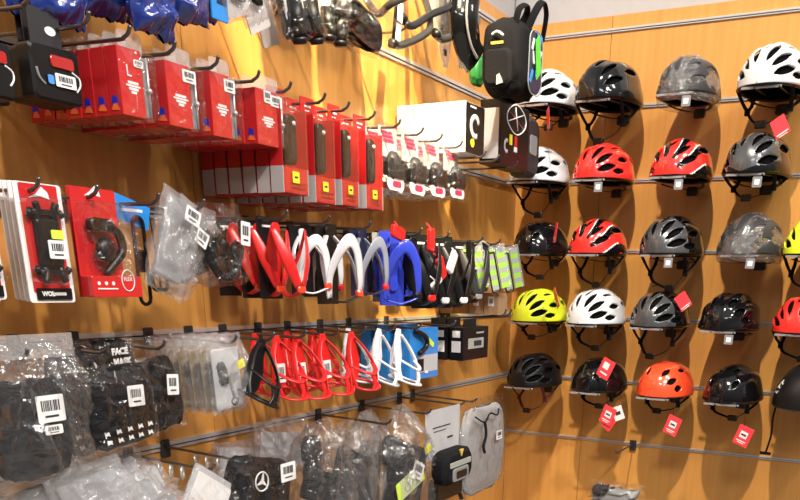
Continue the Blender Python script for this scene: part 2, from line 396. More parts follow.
def helmet(kind, label, loc, rz, mats, V=None, ridge=.02, nr=8, pattern=None, straps='long', sh=None, tag=None, wrap=False, strapm=None, dangle=False):
    t = thing('bicycle_helmet', label, 'helmet', loc, rz)
    a, b, c = sh or (HA, HB, HC)
    o = shell_mesh('shell', V, mats, ridge, nr, pattern, sh=sh).build('shell', mats, t)
    md = o.modifiers.new('thick', 'SOLIDIFY'); md.thickness = .007; md.offset = -1
    ln = MB(); ln.grid(lambda u, v: hpoint(PI * u, .01 + (PI - .02) * v, .86, 0, 1, sh), 28, 28)
    lo = ln.build('liner', FOAM, t); md = lo.modifiers.new('thick', 'SOLIDIFY'); md.thickness = .012; md.offset = -1
    rm = MB(); pts = [(a * .985 * sgnp(math.cos(q), .88), -b * .985 * sgnp(math.sin(q), .92), .0) for q in [2 * PI * k / 40 for k in range(40)]]
    rm.tube(pts, .005, 8, closed=True, flat=.006); rm.build('rim', BLK, t)
    # cradle and dial inside the back
    dl = MB(); dl.tube([(a * .8 * math.cos(q), b * .82 * math.sin(q), -.012 - .012 * math.sin(q)) for q in [PI * k / 12 for k in range(13)]], .0015, 6, flat=.007, up=(0, 0, 1))
    dl.rprism((0, b * .80, -.03), .04, .028, .014, .008, .002); dl.build('fit_cradle', BLK, t)
    sm = strapm or BLKM
    if straps:
        zl = {'long': -.105, 'short': -.062, 'mid': -.085}[straps]
        sw = .02 if kind % 2 else -.012
        for s in (-1, 1):
            st = MB(); j = (s * .062, -.012, zl * .55)
            st.tube(smooth_path([(s * a * .9, -b * .55, .002), (s * a * .82, -b * .3, zl * .3), j]), .0012, 6, flat=.0065)
            st.tube(smooth_path([(s * a * .88, b * .5, .002), (s * a * .8, b * .25, zl * .3), j]), .0012, 6, flat=.0065)
            st.tube(smooth_path([j, (s * .045, -.02, zl * .8), (sw + s * .010, -.028, zl)]), .0014, 6, flat=.007)
            st.rprism(j, .016, .02, .006, .003, .001)
            st.build('strap', sm, t)
        bk = MB(); bk.rprism((sw, -.028, zl), .034, .02, .010, .005, .002); bk.box((sw, -.034, zl), (.012, .002, .012)); bk.build('buckle', BLK, t)
        if dangle:
            st = MB(); st.tube(smooth_path([(sw - .01, -.028, zl), (sw - .035, -.03, zl + .01), (sw - .06, -.03, zl + .005)]), .0012, 6, flat=.006); st.build('strap_end', sm, t)
    if tag:
        tx, tz, rot, kindt = tag; tx += .045
        g = MB(); g.tube([(tx * .8, -b * .9, .0 if tz < 0 else tz * .6), (tx, -b - .012, tz + .03)], .0006, 4, mi=1)
        m4 = Matrix.Translation((tx, -b - .014, tz)) @ Matrix.Rotation(math.radians(rot), 4, 'Y')
        if kindt == 'turn': m4 = m4 @ Matrix.Rotation(math.radians(-48), 4, 'Z')
        ks = .8 if kindt == 'plain' else 1; g.rprism((0, 0, 0), .052 * ks, .066 * ks, .001, .002, 0, 0, m4)
        if kindt not in ('plain', 'turn'): g.rprism((0, -.001, .004), .026, .022, .0006, .001, 0, 2, m4); g.box((0, -.0016, .004), (.018, .0004, .006), 3, m4)
        g.box((0, -.0012, -.018), (.034, .0006, .003), 2, m4); g.box((0, -.0012, -.024), (.024, .0006, .002), 2, m4)
        if kindt == 'double':
            m5 = Matrix.Translation((tx + .04, -b - .011, tz + .012)) @ Matrix.Rotation(math.radians(rot - 45), 4, 'Y'); g.rprism((0, 0, 0), .04, .05, .001, .002, 0, 2, m5); g.box((0, -.001, 0), (.02, .0006, .012), 3, m5)
            m5 = Matrix.Translation((tx + .004, -b - .010, tz - .028)) @ Matrix.Rotation(math.radians(rot + 14), 4, 'Y'); g.rprism((0, 0, 0), .04, .05, .001, .002, 0, 0, m5)
            m5 = Matrix.Translation((.095, -b - .012, .088)) @ Matrix.Rotation(math.radians(25), 4, 'Y'); g.rprism((0, 0, 0), .052, .070, .001, .002, 0, 0, m5); g.rprism((-.004, -.001, .01), .024, .024, .0006, .001, 0, 2, m5); g.box((0, -.0012, -.018), (.03, .0006, .006), 2, m5)
        if kindt == 'double': g.tube([(.095, -b - .012, .06), (.11, -b - .013, -.0), (tx, -b - .013, tz + .02)], .0006, 4, mi=1)
        g.build('hang_tag', [TAG, BLKM, PAPER, INK], t)['label'] = 'red cardboard hang tag'
    if wrap:
        w = MB(); sd = kind * 3.1
        def fn(u, v):
            q = 2 * PI * u; e = -.35 + 1.9 * v
            rr = 1.08 + .09 * abs(noise.noise(Vector((math.cos(q) * 2.2, math.sin(q) * 2.2 + e, sd)))) + .05 * abs(noise.noise(Vector((math.cos(q) * 5, math.sin(q) * 5, e * 4 + sd))))
            ce = max(.02, math.cos(min(e, 1.55)))
            return (a * rr * ce * math.cos(q), -b * rr * ce * math.sin(q), c * rr * math.sin(e) * (1 if e > 0 else .6))
        w.grid(fn, 40, 20, 0, True, True); w.build('plastic_wrap', C_HELM, t)
    return t

def hstripe(p, e):
    # red shell with black panels and a white streak
    q = p + 10 * math.sin(math.radians(e * 3)); k = (q + 9) % 36
    if k < 14 and 22 < e < 120: return 1
    if 14 <= k < 16.5 and 30 < e < 85: return 2
    return 0
RZ = -PI / 2
def H(px, py, label, kind, d=.118, yaw=0, tilt=0, tag_hook=True, hook_label=None, scale=1, **kw):
    P = PR(px, py, d); z = round(P.z * 5 - .5) / 5 + .1 if False else P.z
    slot = min((1.1, 1.3, 1.5, 1.7, 1.9, 2.1, 2.3), key=lambda s: abs(s - P.z))
    zz = slot - .012
    t = helmet(kind, label, (-d - .002, P.y, zz), RZ + math.radians(yaw - 12), **kw)
    t.rotation_euler = (0, 0, RZ + math.radians(yaw - 12)); t.scale = (scale * .86,) * 3
    helmet_hook(P.y, slot, hook_label, tag_hook, .22)
    return t

WHTV = dict(mats=[WSH], V=vset('road'), ridge=.018, nr=9)
H(549, 112, 'white vented helmet half hidden by the black bag, in the top row', 1, hook_label='wire helmet hook behind the black bag, top row', tag_hook=False, straps='short', tag=(.045, -.06, -8, 'turn'), **WHTV)
H(609, 104, 'large gloss black helmet with small white sticker and hanging straps, top row', 2, scale=1.08, hook_label='wire helmet hook under the large gloss black helmet of the top row', tag_hook=False, mats=[BLKG], V=vset('few'), ridge=.03, nr=7)
H(688, 104, 'dark helmet wrapped in clear plastic, in the top row', 3, scale=.98, hook_label='wire helmet hook under the plastic wrapped helmet of the top row', mats=[CHAR], V=vset('wide'), ridge=.02, straps=None, wrap=True)
H(772, 98, 'large white helmet with long dark vents at the top right corner', 4, scale=1.08, hook_label='wire helmet hook under the large white helmet top right', tag_hook=False, straps='mid', **WHTV)
H(540, 179, 'silver white helmet with long black strap, second row, beside the black boxes', 5, hook_label='wire helmet hook under the silver white helmet of the second row', tag_hook=False, **WHTV)
H(604, 180, 'plain glossy red vented helmet in the second row', 6, hook_label='wire helmet hook under the plain red helmet', mats=[REDG], V=vset('road'), ridge=.02, nr=9, straps=None)
H(681, 181, 'red and black striped helmet in the second row, no strap showing', 7, hook_label='wire helmet hook under the red and black helmet of the second row', mats=[REDG, BLKG, WHT], V=vset('few'), ridge=.02, straps=None, pattern=hstripe)
H(756, 181, 'black and dark silver helmet in the second row with red tag above it', 8, scale=1.05, hook_label='wire helmet hook under the dark silver helmet of the second row', mats=[DGRY, BLKG], V=vset('wide'), ridge=.03, straps='short', tag=(.055, .105, -30, 'plain'), pattern=lambda p, e: 1 if e > 72 or p < 14 or p > 166 else 0)
H(541, 254, 'gloss black round helmet in the third row beside the green reflective bands', 9, scale=.95, hook_label='wire helmet hook under the round black helmet of the third row', tag_hook=False, mats=[BLKG], V=vset('skate'), ridge=.012, nr=6, straps='mid', tag=(.105, .065, 5, 'turn'))
H(598, 254, 'red and black striped helmet in the third row with strap hanging below', 11, scale=.98, hook_label='wire helmet hook under the red and black helmet of the third row', tag_hook=False, mats=[REDG, BLKG, WHT], V=vset('few'), ridge=.02, pattern=hstripe)
H(671, 257, 'dark silver vented helmet with dangling straps in the third row', 13, scale=1.04, dangle=True, hook_label='wire helmet hook under the dark silver helmet of the third row', mats=[DGRY, BLKG], V=vset('road'), ridge=.022, nr=9, pattern=lambda p, e: 1 if e > 66 else 0)
H(749, 262, 'dark helmet wrapped in clear plastic in the third row', 14, scale=1.04, hook_label='wire helmet hook under the plastic wrapped helmet of the third row', mats=[CHAR], V=vset('wide'), ridge=.02, straps=None, wrap=True)
H(816, 250, 'neon yellow helmet cut by the right edge of the photo', 15, hook_label='wire helmet hook under the yellow helmet at the right edge', tag_hook=False, mats=[YEL], V=vset('road'), ridge=.02, nr=9)
H(539, 322, 'neon yellow vented helmet in the fourth row next to the brown boxes', 16, scale=.98, hook_label='wire helmet hook under the neon yellow helmet next to the brown boxes', tag_hook=False, mats=[YEL], V=vset('road'), ridge=.02, nr=9, straps='short', tag=(.115, .085, -22, 'turn'))
H(596, 327, 'white vented helmet in the fourth row between the yellow and dark silver helmets', 17, scale=1.02, hook_label='wire helmet hook under the white helmet of the fourth row', tag_hook=False, straps='mid', **WHTV)
H(659, 332, 'dark silver vented helmet in the fourth row with a red tag on top', 18, hook_label='wire helmet hook under the dark silver helmet of the fourth row', tag_hook=False, mats=[DGRY, BLKG], V=vset('road'), ridge=.022, nr=9, tag=(.095, .085, -38, 'plain'), pattern=lambda p, e: 1 if e > 66 else 0)
H(728, 338, 'gloss black helmet with lumpy top in the fourth row', 20, hook_label='wire helmet hook under the lumpy black helmet of the fourth row', mats=[BLKG], V=vset('kid'), ridge=.035, nr=10, straps=None)
H(803, 333, 'glossy red helmet cut by the right edge of the photo', 21, hook_label='wire helmet hook under the red helmet at the right edge', tag_hook=False, mats=[REDG], V=vset('road'), ridge=.02, nr=9, straps='mid')
H(534, 394, 'matt black vented helmet in the bottom row with red lower strap', 22, scale=.98, hook_label='wire helmet hook under the leftmost helmet of the bottom row', tag_hook=False, mats=[BLK], V=vset('road'), ridge=.025, nr=9, strapm=mat('red_black_strap', (.10, .006, .008), .7))
H(599, 395, 'gloss black round helmet in the bottom row with two red tags', 23, scale=.98, hook_label='wire helmet hook under the black helmet with two red tags', tag_hook=False, mats=[BLKG], V=vset('skate'), ridge=.008, nr=6, straps='short', tag=(.075, -.075, 20, 'double'))
H(664, 403, 'bright orange red helmet in the bottom row with a red tag below', 24, scale=.98, hook_label='wire helmet hook under the orange red helmet', tag_hook=False, mats=[ORED], V=vset('kid'), ridge=.006, nr=6, straps='short', tag=(.06, -.09, 18, 'label'))
H(731, 410, 'gloss black helmet in the bottom row with a red tag hanging low', 25, scale=1.0, hook_label='wire helmet hook under the gloss black helmet near the bottom right', tag_hook=False, mats=[BLKG], V=vset('skate'), ridge=.02, nr=8, straps='short', tag=(.06, -.10, 18, 'label'))
hm = H(808, 412, 'matt black helmet with white letters cut by the right edge, bottom row', 26, scale=1.2, hook_label='wire helmet hook under the black helmet with white letters', tag_hook=False, mats=[BLK], V=None, ridge=.004, nr=6, straps=None)
for c, pd in zip('TTL', (136, 146, 156)):
    ps, et = math.radians(pd), math.radians(44); q0 = hpoint(ps, et)
    e1 = hpoint(ps + .03, et) - hpoint(ps - .03, et); e2 = hpoint(ps, et + .03) - hpoint(ps, et - .03)
    nn = e1.cross(e2).normalized(); nn = nn if nn.dot(q0) > 0 else -nn; yy = (e2 - nn * e2.dot(nn)).normalized(); xx = yy.cross(nn)
    lt = text(c, .019, q0 + nn * .0088, PAPER, hm, 'printed_letter', bold=.0008); lt.rotation_euler = Matrix((xx, yy, nn)).transposed().to_euler()
st = MB(); st.tube(smooth_path([(-.07, -.06, 0), (-.074, -.062, -.04), (-.072, -.06, -.09), (-.08, -.06, -.14)]), .0016, 6, flat=.008)
st.box((-.08, -.06, -.14), (.03, .006, .008)); st.build('strap', BLKM, hm)
# ------------------------------------------------------------------ left wall goods
def rect(x0, x1, yt, yb, d):
    ym = (yt + yb) / 2; A = PL(x0, ym, d); B = PL(x1, ym, d); T = PL(x0, yt, d); U = PL(x0, yb, d)
    return (A.x + B.x) / 2, B.x - A.x, T.z, T.z - U.z
def hk(px, py, z, label, L=.2, droop=.004, d=None):
    x = PL(px, py, d or L + .006).x; hook('L', x, z, L, label, droop); return x
def film(w, h, t, seed, crease=.006, top=1.0, n=(30, 34), point=0, fan=False):
    """closed crumpled pouch, top centre at the origin, hanging down"""
    mb = MB()
    def fn(side):
        def g(u, v):
            a = u * 2 - 1; edge = (1 - abs(a) ** 6) * min(1, v * 4) * min(1, (1 - v) * 9 + .05) ** .6
            p = Vector((a * w * 22 * .5 + seed, v * h * 24, side * 3.7))
            if fan: q = a * w / 2 / (v * h + .05); p = Vector((q * 7 + seed, v * h * 5, side * 3.7))
            nz = max(-.05, .9 - 3.2 * abs(noise.noise(p))) + .7 * max(0, .4 - 2 * abs(noise.noise(p * 2.1)))
            y = side * (t / 2 * edge + (crease * 1.7 * nz if 0 < u < 1 and 0 < v < 1 else 0) * (.08 + edge))
            xx = a * w / 2 * (top + (1 - top) * min(1, v * 2.5)) + .004 * noise.noise(Vector((v * 9, seed, a)))
            zz = -v * h + (.006 * noise.noise(Vector((a * 5, seed + 5, v)))) * v - point * abs(a) * (1 - v) * .0
            return (xx, y, zz)
        return g
    mb.grid(fn(-1), n[0], n[1], 0, True); mb.grid(fn(1), n[0], n[1], 0, True); return mb
def soft(w, h, t, seed, c=(0, 0, 0), rough=.003, pw=3.5):
    mb = MB()
    def fn(u, v):
        q = 2 * PI * u; e = PI * (.02 + .96 * v)
        x = sgnp(math.cos(q), 2 / pw) * math.sin(e) ** .35; y = sgnp(math.sin(q), .8) * math.sin(e) ** .6; z = sgnp(math.cos(e), .6)
        nn = noise.noise(Vector((x * 3 + seed, y * 3, z * 3))) * rough * 2 + noise.noise(Vector((x * 8 + seed, y * 8, z * 8))) * rough
        return (c[0] + x * w / 2 + nn, c[1] + y * (t / 2) + nn, c[2] + z * h / 2 + nn)
    return mb.grid(fn, 28, 20, 0, True, True)
def bag(label, cat, px, py, d, w, h, t, seed, ry=0, rz=0, m=None, contents=(), labels=(), group=None, name='plastic_bag', top=1.0, header=None, crease=.006, rx=0, fan=False):
    P = PL(px, py, d); T = thing(name, label, cat, P, rz, group, ry); T.rotation_euler = (rx, ry, rz)
    film(w, h, t * 1.25 + .008, seed, crease, top, fan=fan).build('bag_film', m or C_BAG, T)
    for i, (kind, cx, cz, cw, ch, ct, cm, rot) in enumerate(contents):
        if kind == 'soft': mb = soft(cw, ch, ct, seed + i)
        elif kind == 'slab': mb = MB(); mb.rprism((0, 0, 0), cw, ch, ct, .006, .002)
        elif kind == 'ring': mb = MB(); mb.tube([(cw / 2 * math.cos(q), 0, ch / 2 * math.sin(q)) for q in [2 * PI * k / 24 for k in range(24)]], ct / 2, 8, closed=True)
        elif kind == 'arc': mb = MB(); mb.tube([(x, 0, z) for x, z in arc((0, 0), cw / 2, 20, 250, 14)], [ct / 2 * (.5 + .5 * math.sin(PI * k / 14)) for k in range(15)], 8)
        elif kind == 'rod': mb = MB(); mb.tube([(0, 0, ch / 2), (0, 0, -ch / 2)], cw / 2, 10)
        mb.build('packed_item', cm, T, (cx, 0, cz), (0, rot, 0))
    for j, (lx, lz, lw, lh, lm, lr) in enumerate(labels):
        sticker('price_label' if lm is PAPER else 'sticker', T, lx, -t * .625 - .010, lz, lw, lh, lm, lm is PAPER, (0, lr, 0), seed + j)
    if header:
        hb = MB(); hb.rprism((0, 0, .0), w * .98, header[0], .002, .001, 0); hb.build('header_card', header[1], T, (0, 0, -header[0] / 2 + .004))
    return T

# ---- hooks of the 1.9 m slat
TIPS19 = [(87, 8, 'the black light packs'), (129, 33, 'the leftmost stack of red boxes'), (174, 46, 'the second stack of red boxes'), (217, 60, 'the third stack of red boxes'), (258, 74, 'the fourth stack of red boxes'),
          (290, 88, 'the first stack of red blister packs'), (324, 97, 'the second stack of red blister packs'), (348, 108, 'the third stack of red blister packs'), (374, 115, 'the fourth stack of red blister packs'),
          (399, 122, 'the leftmost bagged white bell cards'), (422, 130, 'the second row of bagged white bell cards'), (441, 137, 'the third row of bagged white bell cards'), (461, 145, 'the rightmost bagged white bell cards')]
for x, y, s in TIPS19: hk(x, y + 4, 1.9, 'wire hook holding ' + s, .2, .006)

# ---- red boxes with a clear side bag
def red_box(w, h, th, dark=GRY):
    t = thing('tool_box', 'x', 'box', (0, 0, 0))
    b = MB(); bw = w * .6; b.rprism((-w / 2 + bw / 2, th / 2, -h / 2), bw, h, th, .001, .0006); b.build('red_carton', RED, t)
    p = MB(); x0 = -w / 2 - .0004; p.prism([(y + th * .5, z - h * .82) for y, z in ((-.006, -.004), (.007, -.001), (.005, .009), (-.004, .007))], 0, .0004, 0, 0, Matrix.Translation((x0, 0, 0)) @ Matrix.Rotation(PI / 2, 4, 'Z'))
    p.prism([(y + th * .5, z - h * .90) for y, z in ((-.007, -.003), (.008, -.002), (.004, .005), (-.004, .006))], 0, .0004, 1, 0, Matrix.Translation((x0, 0, 0)) @ Matrix.Rotation(PI / 2, 4, 'Z'))
    p.build('printed_mark', [BLU, ORNG], t)
    f = MB()
    for k, (lw, zz) in enumerate(((.020, -.50), (.028, -.545), (.018, -.59), (.010, -.64))): f.box((-w / 2 + bw * .55, -.0004, h * zz), (lw * w / .076, .0005, .0022 if k == 1 else .0032), 0)
    f.build('printed_lines', PAPER, t)
    c = MB(); c.rprism((w / 2 - w * .2, th / 2, -h / 2), w * .40, h * 1.02, th * .95, .004, .002); c.build('clear_pouch', C_BAG, t)
    s = MB(); s.rprism((w / 2 - w * .24, th / 2, -h * .52), w * .15, h * .9, th * .5, .003, .001); s.build('packed_tool', dark, t)
    s = MB(); s.tube([(w / 2 - w * .2, th * .2, -h * .08), (w / 2 - w * .2, th * .2, -h * .95)], .0018, 6); s.ball((w / 2 - w * .2, th * .15, -h * .55), .004); s.build('steel_rod', ALU, t)
    g = MB(); g.rprism((0, th / 2, .008), w * .62, .03, .0012, .006, 0); g.build('hang_tab', C_TAB, t)
    g = MB(); g.grid(lambda u, v: (-w * .5 + w * .62 * u, -.0022 - .0012 * noise.noise(Vector((u * 5, v * 6, w * 99))), -h * v), 12, 16); g.build('shrink_film', C_WRAP, t)
    return t
def red_film(t, w, h):  # reflective shrink film over the front
    pass
spec = [(120, 158, 45, 113, 'leftmost'), (168, 206, 60, 124, 'second'), (212, 243, 70, 134, 'third'), (256, 290, 86, 142, 'fourth')]
for si, (x0, x1, yt, yb, nm) in enumerate(spec):
    cx, w, zt, h = rect(x0, x1, yt, yb, .19); th = .0262
    base = red_box(w, h, th * .94)
    for k in range(7):
        lab = 'red carton with clear pouch, %s of the %s red carton stack' % ('frontmost' if k == 0 else ORD[k] + ' from front', nm)
        loc = (cx + R.uniform(-.002, .002) - .0008 * k, -.19 + th * k, min(1.893, zt) - R.uniform(0, .002))
        if k == 0: base.location = loc; base['label'] = lab; base['group'] = 'red cartons hung in four stacks'; r = base
        else: r = dup(base, loc, lab, 'red cartons hung in four stacks')
    f0 = base
    st_ = sticker('price_label', f0, (0 if si == 0 else .006) * 1, -.0012, -h * (.20 if si == 0 else .16), w * (.24 if si == 0 else .34), h * (.11 if si == 0 else .2), seed=si)
    if si == 0: text('L', h * .24, (-w * .26, -.0008, -h * .34), PAPER, f0)
    if si == 3: sticker('price_label', f0, -w * .18, -.0013, -h * .12, w * .2, w * .2, seed=9)

# ---- red blister packs with grey torch-like tool
def blister(w, h, th, hdr):
    t = thing('blister_pack', 'x', 'package', (0, 0, 0))
    b = MB(); b.rprism((0, th - .001, -h / 2), w, h, .0016, .002, 0)
    b.box((-w / 2 + .0006, th / 2, -h * .34), (.0012, th * .9, h * .68)); b.box((w / 2 - .0006, th / 2, -h * .34), (.0012, th * .9, h * .68))
    b.box((0, th / 2, -h * .84), (w * .94, th * .9, h * .30)); b.build('red_card', RED, t)
    for sx in (-1, 1): s = MB(); s.box((sx * (w / 2 - .0004), th / 2, -h * .84), (.0016, th * .92, h * .31)); s.build('side_label', mat('grey_label', (.48, .46, .47), .5), t)
    hd = MB(); hd.rprism((-w * .2, th - .002, hdr / 2 - .002), w * .66, hdr, .0014, .002, 0); hd.box((-w * .2, th - .003, hdr * .5), (w * .3, .0005, .003), 1); hd.box((-w * .22, th - .003, hdr * .28), (w * .2, .0005, .002), 1)
    hd.build('header_card', [RED, PAPER], t)
    c = MB(); c.rprism((0, th * .38, -h * .49), w * .98, h * .98, th * .9, .006, .002); c.build('clear_blister', C_THIN, t)
    g = MB(); m = Matrix.Translation((0, th * .42, -h * .36))
    g.rprism((0, 0, 0), w * .36, h * .58, th * .5, .008, .003, 0, m); g.ball((w * .06, -th * .26, h * .19), .0038, 1, 10, m); g.box((0, -th * .27, -h * .05), (w * .12, .001, h * .24), 2, m)
    for k in range(5): g.box((0, -th * .255, -h * (.10 + .03 * k)), (w * .3, .001, .0016), 2, m)
    g.build('pocket_pump', [BLK, WHT, CHAR], t)
    y = MB(); y.rprism((-w * .05, -.0016, -h * .80), w * .27, w * .26, .0008, .002, 0); y.box((-w * .05, -.0022, -h * .80), (w * .13, .0004, .003), 1); y.build('price_sticker', [YST, INK], t)
    p = MB(); p.box((w * .05, -.0006, -h * .87), (w * .6, .0005, .0018)); p.box((w * .05, -.0006, -h * .92), (w * .6, .0005, .0018)); p.box((w * .1, -.0006, -h * .895), (.0012, .0005, h * .09)); p.build('printed_lines', mat('dark_red_print', (.35, .01, .01), .5), t)
    return t
spec = [(283, 308, 103, 191, 'leftmost', 15), (315, 335, 113, 201, 'second', 15), (343, 358, 121, 205, 'third', 13), (366, 383, 129, 207, 'rightmost', 13)]
for si, (x0, x1, yt, yb, nm, hd_) in enumerate(spec):
    cx, w, zt, h = rect(x0, x1, yt, yb, .195); th = .032
    w = max(w, .058); base = blister(w, h, th * .92, .032)
    n = 6
    for k in range(n):
        lab = 'red blister pack with dark pump, %s of the %s pump stack' % ('frontmost' if k == 0 else ORD[k] + ' from front', nm)
        loc = (cx + R.uniform(-.0015, .0015), -.195 + th * k, min(zt, 1.889) - R.uniform(0, .003))
        if k == 0: base.location = loc; base['label'] = lab; base['group'] = 'red blister packs hung in four stacks'
        else: dup(base, loc, lab, 'red blister packs hung in four stacks')

# ---- bagged white bell cards
def bell_pack(w, h, th):
    t = thing('bell_package', 'x', 'package', (0, 0, 0))
    c = MB(); c.rprism((0, th - .002, -h * .22), w * .8, h * .44, .0012, .002, 0); c.build('white_card', mat('dull_white_card', (.45, .45, .48), .7), t)
    g = MB(); pk = 0
    for q in range(3): g.prism([(a * .6 - w * .02 + .004 * (q - 1), b * .5 - h * (.08 + .06 * q)) for a, b in rrect(0, 0, w * .8, h * .09, .003)], th - .0035, th - .0028, pk)
    g.build('printed_logo', mat('pink_red_print', (.62, .02, .09), .5), t)
    b = MB(); b.lathe([(.001, .014), (.012, .013), (.019, .006), (.021, -.002), (.019, -.005), (.001, -.005)], 20, 0, Matrix.Translation((0, th * .5, -h * .52)) @ Matrix.Rotation(PI / 2, 4, 'X'))
    b.build('bell', CHAR, t)
    k = MB(); k.rprism((.002, th * .45, -h * .62), w * .78, h * .30, th * .6, .008, .003); k.tube(smooth_path([(-w * .2, th * .3, -h * .55), (-w * .26, th * .3, -h * .7), (-w * .1, th * .3, -h * .78)]), .003, 6); k.build('bracket', BLK, t)
    lo = MB(); lo.prism(rrect(.002, -h * .86, w * .74, h * .2, .012), th * .3, th * .36, 0); lo.prism(rrect(.006, -h * .86, w * .4, h * .1, .008), th * .28, th * .3, 1); lo.build('lower_card', [PAPER, MATS['pink_red_print']], t)
    film(w * 1.02, h * 1.02, th * 1.1, R.random() * 20, .004).build('bag_film', C_BAG, t, (0, th / 2, .004))
    return t
spec = [(388, 410, 122, 190, 'leftmost'), (411, 431, 129, 193, 'second'), (432, 451, 136, 195, 'third'), (452, 470, 143, 197, 'rightmost')]
for si, (x0, x1, yt, yb, nm) in enumerate(spec):
    cx, w, zt, h = rect(x0, x1, yt, yb, .19); th = .034
    base = bell_pack(w, h, th * .9)
    for k in range(5):
        lab = 'bagged white card with grey bell, %s of the %s bell stack' % ('frontmost' if k == 0 else ORD[k] + ' from front', nm)
        loc = (cx, -.19 + th * k, min(zt, 1.90) - R.uniform(0, .002))
        if k == 0: base.location = loc; base['label'] = lab; base['group'] = 'bagged bell cards hung in four stacks'
        else: dup(base, loc, lab, 'bagged bell cards hung in four stacks')

# ---- black light packs, far left
def light_pack(px0, px1, yt, yb, d, label, red=True, first=False):
    cx, w, zt, h = rect(px0, px1, yt, yb, d)
    t = thing('light_package', label, 'package', (cx, -d, zt), 0, 'black carded lights at the far left')
    c = MB(); c.prism(rrect(-w * .12, .014, w * .62, .05, .004), .002, .004); c.prism(disc(-w * .02, .016, .008, 16, .005), .0012, .002, 1); c.build('hang_card', [CHAR, PAPER], t)
    b = MB(); b.rprism((0, .014, -h / 2), w, h, .028, .006, .003); b.build('black_box', BLK, t)
    g = MB(); g.rprism((w * .12, -.001, -h * .27), w * .48, h * .22, .003, .004, .001); g.build('red_window', mat('deep_red_lens', (.45, .015, .012), .2, coat=1), t)
    s = MB(); s.tube(smooth_path([(w * .30, -.0005, -h * .40), (w * .44, -.0005, -h * .48), (w * .45, -.0005, -h * .62), (w * .36, -.0005, -h * .75)]), .0012, 6); s.build('printed_swoosh', PAPER, t); s = MB(); s.tube(smooth_path([(-w * .42, -.0005, -h * .45), (-w * .38, -.0005, -h * .62), (-w * .28, -.0005, -h * .72)]), .0018, 6); s.build('printed_swoosh', GRY, t)
    if first: sticker('barcode_label', t, w * .13, -.0025, -h * .60, w * .42, h * .24, seed=3); sticker('sticker', t, -w * .17, -.0025, -h * .62, w * .12, h * .16, mat('blue_sticker', (.08, .3, .8), .5), False)
    return t
light_pack(32, 80, 40, 96, .15, 'black light package with red window, barcode label and blue sticker', first=True)
light_pack(27, 71, 43, 99, .125, 'black light package second from the front, behind the one with blue sticker')
light_pack(21, 64, 45, 100, .09, 'black light package third from the front, behind the one with blue sticker')
light_pack(-36, 13, 32, 90, .17, 'black light package cut by the left edge above the white phone pack')
light_pack(-44, 6, 37, 95, .12, 'black light package behind the one cut by the left edge')
hk(32, 24, 1.9, 'wire hook holding the light package at the left edge', .2, .006)

# ---- boxes resting on two hooks near the corner
def at_x(px, py, d): return PL(px, py, d).x
hk(477, 152, 1.885, 'wire hook in front of the black box face, below the white boxes', .215, 0, .2)
hk(490, 156, 1.885, 'wire hook under the black box with white label', .215, 0, .2)
hk(509, 160, 1.885, 'wire hook under the box with red and yellow stickers', .215, 0, .2)
cx, w, zt, h = rect(465, 484, 100, 151, .2)
for k in range(4):
    t = thing('light_box', 'white sided box with black front, %s in the row near the corner' % ('frontmost' if k == 0 else ORD[k] + ' from the front'), 'box', (cx, -.2 + .047 * k, 1.889), 0, 'white sided boxes near the corner')
    hh = zt - 1.889
    b = MB(); b.rprism((0, .0225, hh / 2), w, hh, .045, .001, .0006, 0); b.box((w * .02, -.0003, hh / 2), (w * .97, .0008, hh * .985), 1); b.build('carton', [PAPER, BLK], t)
    if k == 0:
        g = MB(); m = Matrix.Translation((0, -.0012, hh * .55)) @ Matrix.Rotation(math.radians(20), 4, 'Y')
        g.tube([(x, 0, z) for x, z in arc((0, 0), .021, 40, 320, 14)], .0015, 6, flat=.007, up=(0, 1, 0), mtx=m); g.build('printed_logo', GREYCARD, t)
        g = MB(); g.prism(disc(-w * .12, hh * .22, .009), -.0018, -.001); g.build('round_sticker', YST, t)
        g = MB(); g.box((-w * .1, -.001, hh * .93), (w * .3, .0005, .004)); g.build('printed_lines', GREYCARD, t)
cx, w, zt, h = rect(501, 529, 97, 160, .2)
t = thing('light_box', 'black box with white outline logo and white side label near the corner', 'box', (cx, -.2, 1.889)); hh = zt - 1.889
b = MB(); b.rprism((0, .03, hh / 2), w, hh, .06, .003, .001); b.build('carton', BLK, t)
b = MB(); b.box((-w / 2 - .0006, .028, hh * .47), (.0008, .044, hh * .78)); b.build('side_label', PAPER, t)
g = MB()
def blob(s, rot=0): return [(w * .02 + s * .055 * math.cos(q) * (1 + .15 * math.cos(2 * q)), -.0012, hh * .76 + s * .034 * math.sin(q)) for q in [2 * PI * k / 30 for k in range(30)]]
g.tube(blob(1), .0016, 6, closed=True); g.tube([(w * .02 - .05, -.0012, hh * .70), (w * .02 + .045, -.0012, hh * .88)], .0014, 6); g.tube([(w * .02 - .01, -.0012, hh * .95), (w * .02 + .01, -.0012, hh * .60)], .0014, 6); g.tube([(w * .02 + .045, -.0012, hh * .66), (w * .02 + .0, -.0012, hh * .76), (w * .02 - .045, -.0012, hh * .84)], .0012, 6, 1)
g.build('printed_logo', [PAPER, RED], t)
g = MB(); g.box((-w * .16, -.001, hh * .42), (.018, .0006, .024), 0); g.box((w * .02, -.001, hh * .42), (.018, .0006, .024), 1); g.box((w * .02, -.001, hh * .29), (.02, .0006, .012), 2); g.build('stickers', [YST, RED, PAPER], t)
g = MB(); g.tube([(x, -.001, z) for x, z in arc((-w * .3, hh * .3), .013, 60, 300, 10)], .0012, 6, flat=.005, up=(0, 1, 0)); g.build('small_logo', GREYCARD, t)
cx, w, zt, h = rect(527, 541, 96, 156, .17)
t = thing('light_case', 'rounded black case between the black logo box and the white helmet', 'case', (cx, -.17, 1.889))
